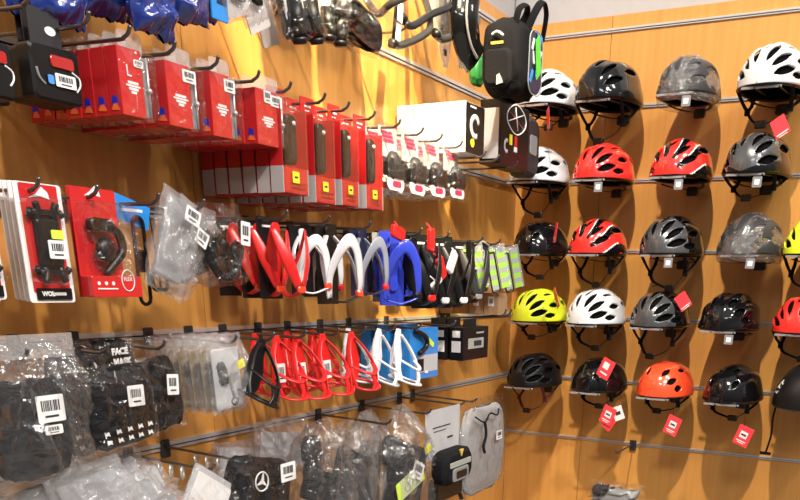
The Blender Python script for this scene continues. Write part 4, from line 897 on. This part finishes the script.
# ---- 1.5 m slat
def hk15(px, s, z=1.5): hook('L', at_x(px, 335, .2), z, .2, 'wire hook holding ' + s, .004)
hk15(20, 'the big crumpled bag at the left edge'); hk15(102, 'the face mask packs'); hk15(160, 'the black pack with white label'); hk15(232, 'the cloudy bags with yellow sticker')
hk15(270, 'the black and red bottle cages'); hk15(302, 'the second group of red frame cages'); hk15(335, 'the third group of red frame cages'); hk15(362, 'the rightmost red frame cage'); hk15(392, 'the white frame cages'); hk15(418, 'the bright blue package'); hk15(452, 'the small black boxes')
bag('big crumpled clear bag with black garment and white label at the left edge', 'bag', 22, 338, .19, .15, .185, .05, 81, 0, contents=[('soft', -.01, -.115, .115, .125, .035, BLKM, 0)], labels=[(-.005, -.085, .04, .034, PAPER, 0), (-.005, -.112, .026, .012, PAPER, 0)], m=C_FAN, fan=True, crease=.013, header=(.03, C_TAB))
bag('black mask pack behind the big crumpled bag', 'bag', 63, 343, .13, .10, .15, .02, 82, rr(-6), contents=[('soft', 0, -.078, .085, .13, .016, BLKM, 0)], m=C_WRAP)
def mask_pack(px, py, d, w, h, lab, seed, ry, marks, lb=None, skull=False, words=False):
    P = PL(px, py, d); t = thing('face_mask_pack', lab, 'package', P, 0, 'black face mask packs', ry)
    soft(w, h, .014, seed, rough=.0015, pw=7).build('black_mask', BLKM, t, (0, 0, -h / 2)); film(w * 1.06, h * 1.05, .030, seed + 3, .004).build('bag_film', C_WRAP, t, (0, 0, .004))
    b = MB()
    if marks:
        for r_ in range(2):
            for k in range(5):
                b.prism([(x + (-.4 + .2 * k) * w * .8 + .002 * math.sin(7 * k + r_), z - h * (.78 + .11 * r_)) for x, z in ((-.004, -.004), (.001, -.002), (.005, -.004), (.003, .003), (-.001, .001), (-.004, .004))], -.0125, -.012)
        b.build('printed_pattern', PAPER, t)
    if skull:
        b = MB(); b.prism(disc(-w * .22, -h * .30, .010, 16, .0065), -.0125, -.012); b.prism(disc(-w * .22 - .004, -h * .30, .0026, 10), -.013, -.0124, 1); b.prism(disc(-w * .22 + .004, -h * .30, .0026, 10), -.013, -.0124, 1)
        b.tube([(-w * .22 + x, -.012, -h * .30 + z) for x, z in ((-.012, -.006), (-.020, -.02), (-.020, -.05))], .0005, 4); b.tube([(-w * .22 + x, -.012, -h * .30 + z) for x, z in ((.012, -.006), (.018, -.02), (.018, -.05))], .0005, 4); b.build('printed_skull', [PAPER, INK], t)
    if words: text('FACE', .013, (w * .22, -.0125, -h * .16), PAPER, t, bold=.0006); text('MASK', .013, (w * .24, -.0125, -h * .29), PAPER, t, bold=.0006)
    if lb: sticker('barcode_label', t, lb[0], -.0135, lb[1], lb[2], lb[3], seed=seed, rot=(0, rr(4), 0))
    return t
mask_pack(97, 340, .135, .125, .115, 'black face mask pack with skull print and white words, upper one', 84, rr(-2), False, None, True, True)
mask_pack(64, 350, .15, .085, .15, 'black face mask pack left of the labelled one, with white specks', 85, rr(-10), True)
mask_pack(112, 366, .19, .125, .115, 'black face mask pack in front with square barcode label', 86, rr(-4), True, (.022, -.045, .030, .030))
hb = bag('black cloth pack with white label in a long clear bag, right of the mask packs', 'bag', 148, 336, .15, .11, .15, .02, 87, rr(-4), contents=[('soft', .004, -.09, .085, .11, .016, BLKM, rr(-8))], labels=[(.014, -.075, .024, .032, PAPER, rr(8))], m=C_WRAP)
gg = 'cloudy bags with tools in a row'
for k in range(6):
    d = .19 - .028 * k; px = 210 + 12 - 11 * k
    T = bag('cloudy bag with black tool and yellow sticker, frontmost of the row' if k == 0 else 'cloudy bag with tan card, %s from the front of the row' % ORD[k], 'bag', px, 334, d, .085, .128, .024, 90 + k, rr(-3), m=C_BAGW, group=gg,
            contents=[('slab', 0, -.072, .065, .10, .003, KRAFT if k else GREYCARD, 0), ('soft', -.012, -.062, .020, .035, .016, BLK, -.2), ('rod', .006, -.085, .008, .06, .008, GRY, -.25), ('ring', .012, -.112, .016, .012, .005, CHAR, 0)], labels=[(.010, -.048, .018, .014, YST, -.2)] if k == 0 else ())
def P15(px, d, z=1.496): return Vector((PL(px, 345, d).x, -d, z))
cage_frame('black frame bottle cage leftmost, hanging askew', P15(262, .19), BLK, .86, rr(-10), rr(24), False)
for px, d, lab, lb in ((276, .16, 'red frame bottle cage behind the black one', True), (296, .18, 'red frame bottle cage with barcode label, second from the left', True), (287, .09, 'red frame bottle cage deep behind the second one', False), (322, .185, 'red frame bottle cage with barcode label, third from the left', True), (312, .09, 'red frame bottle cage deep behind the third one', False), (351, .19, 'red frame bottle cage rightmost, next to the white cages', False), (255, .09, 'red frame bottle cage nearest the cloudy bags', False)):
    cage_frame(lab, P15(px, d), REDP, .83, rr(-14 + (px % 7)), rr(R.uniform(-5, 5)), lb)
cage_frame('white frame bottle cage partly behind the rightmost red cage', P15(348, .11), WHT, .83, rr(-10), rr(3), False)
cage_frame('white frame bottle cage on the left of the front pair', P15(379, .17), WHT, .88, rr(-10), rr(14), False)
cage_frame('white frame bottle cage in front of the bright blue package', P15(398, .2), WHT, .88, rr(-6), rr(10), False)
# blue packages
def blue_pack(px0, px1, yt, yb, d, lab, front):
    cx, w, zt, h = rect(px0, px1, yt, yb, d); t = thing('cage_package', lab, 'package', (cx, -d, zt), 0, 'bright blue packages')
    b = MB(); b.rprism((0, .015, -h / 2), w, h, .03, .002, .0008, 0); b.box((w * .12, -.0004, -h * .70), (w * .7, .0008, h * .34), 1); b.box((-w * .14, -.0012, -h * .72), (w * .2, .0006, h * .24), 2); b.build('blue_carton', [BLUC, GREYCARD, BLK], t)
    b = MB(); b.tube(smooth_path([(-w * .40, -.006, -h * .04), (-w * .1, -.010, -h * .16), (-w * .05, -.010, -h * .34), (-w * .28, -.008, -h * .48)]), .006, 8); b.build('black_cage', BLK, t)
    if front: sticker('sticker', t, w * .22, -.0012, -h * .30, w * .22, h * .10, LIME, False, (0, .5, 0)); sticker('small_label', t, w * .05, -.002, -h * .87, w * .12, h * .05, PAPER, False)
blue_pack(410, 438, 329, 381, .18, 'bright blue package with grey label and green sticker', True)
blue_pack(388, 418, 325, 384, .12, 'bright blue package behind the white cages', False)
blue_pack(371, 405, 327, 384, .07, 'bright blue package deepest, behind the left white cage', False)
# small black boxes
for i, (x0, x1, yt, yb, d, lab) in enumerate(((463, 488, 328, 361, .2, 'small black box with wide silver label nearest the corner'), )):
    cx, w, zt, h = rect(x0, x1, yt, yb, d)
    t = thing('tube_box', lab, 'box', (cx, -d, zt)); b = MB(); b.rprism((0, .02, -h / 2), w, h, .04, .001, .0005); b.build('carton', BLK, t)
    b = MB(); b.box((0, -.0004, -h * .5), (w * .6, .0008, h * .32), 0); b.box((w * .06, -.001, -h * .5), (w * .3, .0006, h * .16), 1); b.box((w * .15, -.0004, -h * .18), (w * .3, .0008, h * .05), 0); b.build('silver_label', [REFL, INK], t)
    b = MB(); b.box((-w / 2 - .0004, .02, -h * .58), (.0008, .026, h * .34), 0); b.build('side_label', PAPER, t); b = MB(); b.box((-w / 2 - .0004, .02, -h * .2), (.0008, .022, h * .2), 0); b.build('side_label', PAPER, t)
    tb = MB(); tb.box((0, .02, .008), (w * .5, .001, .024)); tb.build('hang_tab', BLK, t)
    for k, nm in ((1, 'second'), (2, 'third')):
        t2 = dup(t, (cx - .003 * k, -d + .046 * k, zt), 'small black box with white side labels, %s from the front near the corner' % nm, 'small black boxes near the corner')
    t['group'] = 'small black boxes near the corner'
# brown boxes on the black boxes
for k in range(4):
    d = .2 - .046 * k; P = PL(504, 320, .2); zz = 1.5145
    t = thing('cardboard_box', 'small brown cardboard box, %s of four above the black boxes' % ('frontmost' if k == 0 else ORD[k] + ' from the front'), 'box', (P.x + .01, -.19 + .047 * k, zz), 0, 'small brown boxes in the corner')
    b = MB(); b.rprism((0, .0225, .029), .06, .058, .045, .001, .0006); b.build('carton', TAN, t); b = MB(); b.box((-.0306, .0225, .036), (.0008, .018, .026), 0); barcode(b, 0, 0, 0, .001, .001, 1); b.box((-.031, .0225, .036), (.0006, .010, .012), 1); b.build('side_label', [PAPER, GRY], t)
P = PL(504, 320, .2)
for s in (-.018, .018): hook('L', P.x + .01 + s, 1.5, .2, 'wire hook under the brown cardboard boxes, %s of the pair' % ('left' if s < 0 else 'right'), -.010, WIRE, .02)

# ---- 1.3 m slat
for px, py, s in ((60, 500, 'the cloudy grey bags at the lower left'), (212, 482, 'the silver ring carabiners, lower one'), (246, 466, 'the silver rings, upper one'), (388, 424, 'the clear bag with folded black garment'), (428, 416, 'the bag with the bicycle label'), (462, 407, 'the saddle bag card'), (474, 402, 'the large grey bag')):
    hook('L', PL(px, py, .2).x, 1.3, .2, 'wire hook holding ' + s, .006)
gb = 'crumpled cloudy bags at the lower left'
for i, (px, py, d, w, h, r) in enumerate([(10, 480, .10, .11, .10, 14), (35, 470, .15, .12, .10, 16), (62, 460, .10, .11, .10, 16), (80, 466, .19, .13, .11, 18), (104, 452, .12, .11, .10, 20), (118, 478, .19, .12, .11, 22), (132, 462, .08, .10, .11, 16), (150, 494, .19, .10, .11, 24)]):
    bag('crumpled cloudy plastic bag at the lower left, %s counted from the left edge' % (['first', 'second', 'third', 'fourth', 'fifth', 'sixth', 'seventh', 'eighth'][i]), 'bag', px, py, d, w, h, .035, 110 + i, rr(-r * .4), m=C_BAGW, group=gb, crease=.012, contents=[('slab', 0, -.055, w * .8, h * .7, .004, GRY if i % 2 else GREYCARD, 0)], rx=rr(-25))
T = bag('clear bag with orange grips at the bottom edge left of the star logo bag', 'bag', 172, 488, .2, .10, .12, .03, 121, rr(-8), m=C_BAG, contents=[('soft', -.024, -.045, .022, .04, .018, ORSK, .1), ('soft', .006, -.044, .022, .04, .018, ORSK, .1), ('soft', .03, -.07, .03, .06, .02, BLK, 0)])
RX = {0: PL(212, 482, .2).x, 1: PL(246, 466, .2).x}
for i in range(9):
    row = 0 if i < 5 else 1; kk = i if i < 5 else i - 5
    t = thing('ring_carabiner', 'silver open ring on the %s ring hook, %s from the wall' % ('lower left' if row == 0 else 'upper right', (['nearest'] + ORD[1:])[kk]), 'ring', (RX[row], -.080 - .027 * kk, 1.2935 - .0105), rr(38), 'silver rings on two hooks')
    b = MB(); b.tube([(x, 0, z) for x, z in arc((0, 0), .0118, -240, 70, 22)], .0022, 8); b.build('ring_wire', RING, t)
T = bag('black bag with white star in circle logo and white label, bottom', 'bag', 262, 446, .2, .20, .16, .05, 131, rr(14), m=C_BAG, contents=[('soft', 0, -.085, .175, .13, .035, BLKM, 0)], labels=[(.03, -.04, .042, .034, PAPER, rr(-14))], crease=.009)
b = MB(); b.tube([(-.028 + .017 * math.cos(a), -.031, -.062 + .017 * math.sin(a)) for a in [2 * PI * k / 28 for k in range(28)]], .0014, 6, closed=True)
for k in range(3): q = PI / 2 + 2 * PI * k / 3; b.prism([(-.028 + .015 * math.cos(q), -.062 + .015 * math.sin(q)), (-.028 + .004 * math.cos(q + .9), -.062 + .004 * math.sin(q + .9)), (-.028, -.062), (-.028 + .004 * math.cos(q - .9), -.062 + .004 * math.sin(q - .9))], -.033, -.031)
b.build('printed_star_logo', PAPER, T)
b = MB(); b.rprism((0, 0, 0), .13, .12, .003, .004, 0, 0); b.rprism((-.0, -.002, 0), .11, .10, .001, .002, 0, 1)
P = PL(226, 470, .21); T = thing('white_card_pack', 'white card in clear sleeve slanting at the bottom edge, left of the star logo bag', 'package', P, 0, None, rr(34)); b.build('white_card', [GREYCARD, PAPER], T, (0, .004, -.075)); film(.145, .16, .014, 133, .004).build('bag_film', C_BAG, T)
bag('cloudy bag with crumpled top left of the star logo bag', 'bag', 240, 440, .06, .16, .10, .03, 134, rr(4), m=C_BAGW, contents=[('slab', 0, -.05, .13, .07, .003, GREYCARD, .1)], crease=.010)
bag('cloudy bag with crumpled top above the star logo bag', 'bag', 282, 420, .09, .17, .11, .03, 135, rr(4), m=C_BAGW, contents=[('slab', 0, -.06, .14, .07, .003, GREYCARD, .1)], crease=.012)
bag('clear bag with rolled black straps, right of the star logo bag', 'bag', 318, 420, .17, .17, .20, .05, 136, rr(-3), m=C_FAN, contents=[('soft', -.03, -.055, .05, .05, .03, BLK, 0), ('soft', -.03, -.105, .05, .04, .03, CHAR, 0), ('slab', .01, -.15, .15, .07, .02, BLKM, .5)], crease=.012, fan=True, top=.5)
bag('clear bag with folded black garment in the middle of the bottom row', 'bag', 346, 420, .16, .17, .23, .04, 137, rr(-2), m=C_FAN, contents=[('slab', .0, -.145, .13, .15, .014, BLKM, .45), ('slab', .02, -.16, .10, .12, .018, CHAR, -.2)], crease=.014, fan=True, top=.35)
bag('cloudy bag with narrow dark roll beside the folded black garment', 'bag', 366, 410, .12, .14, .24, .04, 138, rr(-4), m=C_BAGW, contents=[('slab', 0, -.15, .07, .15, .018, CHAR, .15)], crease=.014, fan=True, top=.4)
T = bag('large clear bag with black bag, yellow tag and green bicycle label', 'bag', 399, 404, .18, .19, .27, .06, 139, rr(-2), m=C_FAN, contents=[('slab', .02, -.185, .135, .17, .03, BLKM, .35), ('soft', -.035, -.105, .07, .07, .03, CHAR, .3)], labels=[(.052, -.112, .028, .020, YST, -.3), (.005, -.155, .05, .04, PAPER, .5)], crease=.016, top=.3, fan=True)
b = MB(); b.rprism((0, 0, 0), .12, .048, .001, .002, 0, 0); b.rprism((-.054, -.0008, 0), .02, .046, .001, .002, 0, 1); b.rprism((.056, -.0008, 0), .016, .046, .001, .002, 0, 1)
for x in (-.016, .018): b.tube([(x + .011 * math.cos(a), -.0012, -.004 + .011 * math.sin(a)) for a in [2 * PI * k / 18 for k in range(18)]], .0008, 5, 2, closed=True)
b.tube([(-.016, -.0012, -.004), (-.006, -.0012, .012), (.012, -.0012, .012), (.018, -.0012, -.004), (.002, -.0012, -.004), (-.006, -.0012, .012)], .0008, 5, 2)
b.build('bicycle_label', [mat('pale_green_card', (.55, .62, .36), .6), LIME, GRY], T, (-.025, -.042, -.178), (0, rr(-14), 0))
# saddle bag on card
cx, w, zt, h = rect(427, 461, 402, 494, .2)
t = thing('saddle_bag_card', 'black saddle bag with silver band on a grey card in the bottom row', 'saddle bag', (cx, -.2, min(zt, 1.297)))
b = MB(); b.rprism((0, .006, -.062), w * .98, .125, .002, .004, 0, 0); b.box((-w * .05, .0045, -.045), (w * .5, .0006, .003), 1); b.box((-w * .1, .0045, -.055), (w * .35, .0006, .002), 1); b.box((w * .2, .0045, -.078), (w * .16, .0006, .005), 1); b.build('grey_card', [GREYCARD, INK], t)
b = MB(); b.rprism((0, -.022, -.145), w * .86, .088, .05, .032, .012); b.build('bag_body', BLKM, t)
b = MB(); b.rprism((0, -.048, -.135), w * .62, .014, .003, .004, .001); b.build('silver_band', REFL, t)
b = MB(); b.rprism((0, -.048, -.163), w * .46, .034, .006, .008, .002, 0); b.rprism((0, -.0518, -.163), w * .30, .018, .002, .004, 0, 1); b.build('light_loop', [GRY, BLK], t)
b = MB(); b.prism([(-.010, -.100), (.010, -.100), (0, -.118)], -.051, -.047); b.build('gold_mark', MATS['gold_print'], t)
b = MB(); b.rprism((0, -.004, -.205), w * .8, .06, .03, .014, .005); b.tube([(-.05, -.01, -.22), (-.055, -.02, -.255)], .006, 8); b.tube([(.06, -.01, -.22), (.066, -.02, -.25)], .006, 8); b.build('lower_pouch', BLK, t)
# large grey bag
cx, w, zt, h = rect(459, 500, 397, 493, .2); zt = min(zt, 1.297)
t = thing('grey_garment_bag', 'large flat grey bag in clear film with black cord, right end of the bottom row', 'bag', (cx + .0, -.205, zt))
soft(w * .97, h * .92, .03, 151, rough=.003, pw=9).build('grey_garment', GRYB, t, (0, .0, -h * .53)); film(w * 1.03, h * 1.02, .045, 152, .006).build('bag_film', C_BAG, t, (0, 0, .006))
b = MB(); b.tube(smooth_path([(-.10, -.024, -.035), (-.05, -.03, -.055), (-.02, -.03, -.035), (.03, -.03, -.045), (.05, -.024, -.03)]), .0022, 6); b.tube(smooth_path([(-.05, -.03, -.055), (-.045, -.032, -.09), (-.055, -.03, -.12), (-.045, -.03, -.14)]), .004, 6); b.build('black_cord', BLKM, t)
sticker('small_label', t, .055, -.027, -.105, .036, .026)
# bag below the helmets
P = PR(617, 482, .16); T = thing('plastic_bag', 'clear crumpled bag at the bottom edge below the tagged black helmet', 'bag', (-.16, P.y, P.z), RZ)
film(.20, .12, .06, 161, .012).build('bag_film', C_BAG, T); soft(.15, .08, .03, 162, rough=.008).build('packed_item', GRY, T, (0, 0, -.065)); soft(.05, .03, .03, 163, rough=.004).build('packed_item', CHAR, T, (-.05, -.01, -.03))
hook('R', P.y, 1.1, .2, 'wire hook holding the clear bag below the helmets', .0)

# ------------------------------------------------------------------ light
w = bpy.data.worlds.new('world'); scene.world = w; w.use_nodes = True
wn = w.node_tree.nodes; wl = w.node_tree.links
tc = wn.new('ShaderNodeTexCoord'); sx = wn.new('ShaderNodeSeparateXYZ'); wl.new(tc.outputs['Generated'], sx.inputs[0])
cr = wn.new('ShaderNodeValToRGB'); cr.color_ramp.elements[0].position = .48; cr.color_ramp.elements[0].color = (.13, .11, .09, 1); cr.color_ramp.elements[1].position = .85; cr.color_ramp.elements[1].color = (.95, .96, .98, 1)
mp = wn.new('ShaderNodeMapRange'); mp.inputs['From Min'].default_value = -1; wl.new(sx.outputs['Z'], mp.inputs['Value']); wl.new(mp.outputs[0], cr.inputs[0]); wl.new(cr.outputs[0], wn['Background'].inputs[0])
wn['Background'].inputs[1].default_value = .62
def spot(name, loc, tgt, e, size, ang, col, blend=.5):
    l = bpy.data.lights.new(name, 'SPOT'); l.energy = e; l.shadow_soft_size = size; l.spot_size = math.radians(ang); l.spot_blend = blend; l.color = col
    o = bpy.data.objects.new(name, l); COL.objects.link(o); o.location = loc
    o.rotation_euler = (Vector(tgt) - Vector(loc)).to_track_quat('-Z', 'Y').to_euler(); return o
spot('key_lamp', (-2.6, -.75, 5.1), (0, -.75, 1.55), 1050, .045, 36, (1, .86, .68), .6)
spot('wall_lamp', (-2.7, -1.9, 4.3), (-.95, 0, 2.06), 2600, .03, 14, (1, .78, .42), .35)
spot('left_lamp', (-2.9, -2.9, 4.2), (-1.5, 0, 1.55), 520, .09, 46, (1, .90, .76))
spot('second_lamp', (-1.5, -2.6, 4.4), (-.5, -.3, 1.7), 150, .06, 60, (1, .93, .84))
def panel(name, loc, e, sx, sy):
    l = bpy.data.lights.new(name, 'AREA'); l.shape = 'RECTANGLE'; l.size = sx; l.size_y = sy; l.energy = e; l.color = (1, .97, .93)
    o = bpy.data.objects.new(name, l); COL.objects.link(o); o.location = loc; return o
for px_, py_ in ((-2.4, -3.0), (-4.2, -1.6), (-4.2, -3.6), (-1.0, -2.4)): panel('fill_panel', (px_, py_, 3.9), 45, .3, 1.2)  # added area lights for soft fill and structured reflections, no known fixtures
scene.view_settings.view_transform = 'Standard'; scene.view_settings.look = 'None'; scene.view_settings.exposure = -.13; scene.view_settings.gamma = 1
scene.view_settings.use_curve_mapping = False
scene.cycles.transparent_max_bounces = 32; scene.cycles.max_bounces = 8
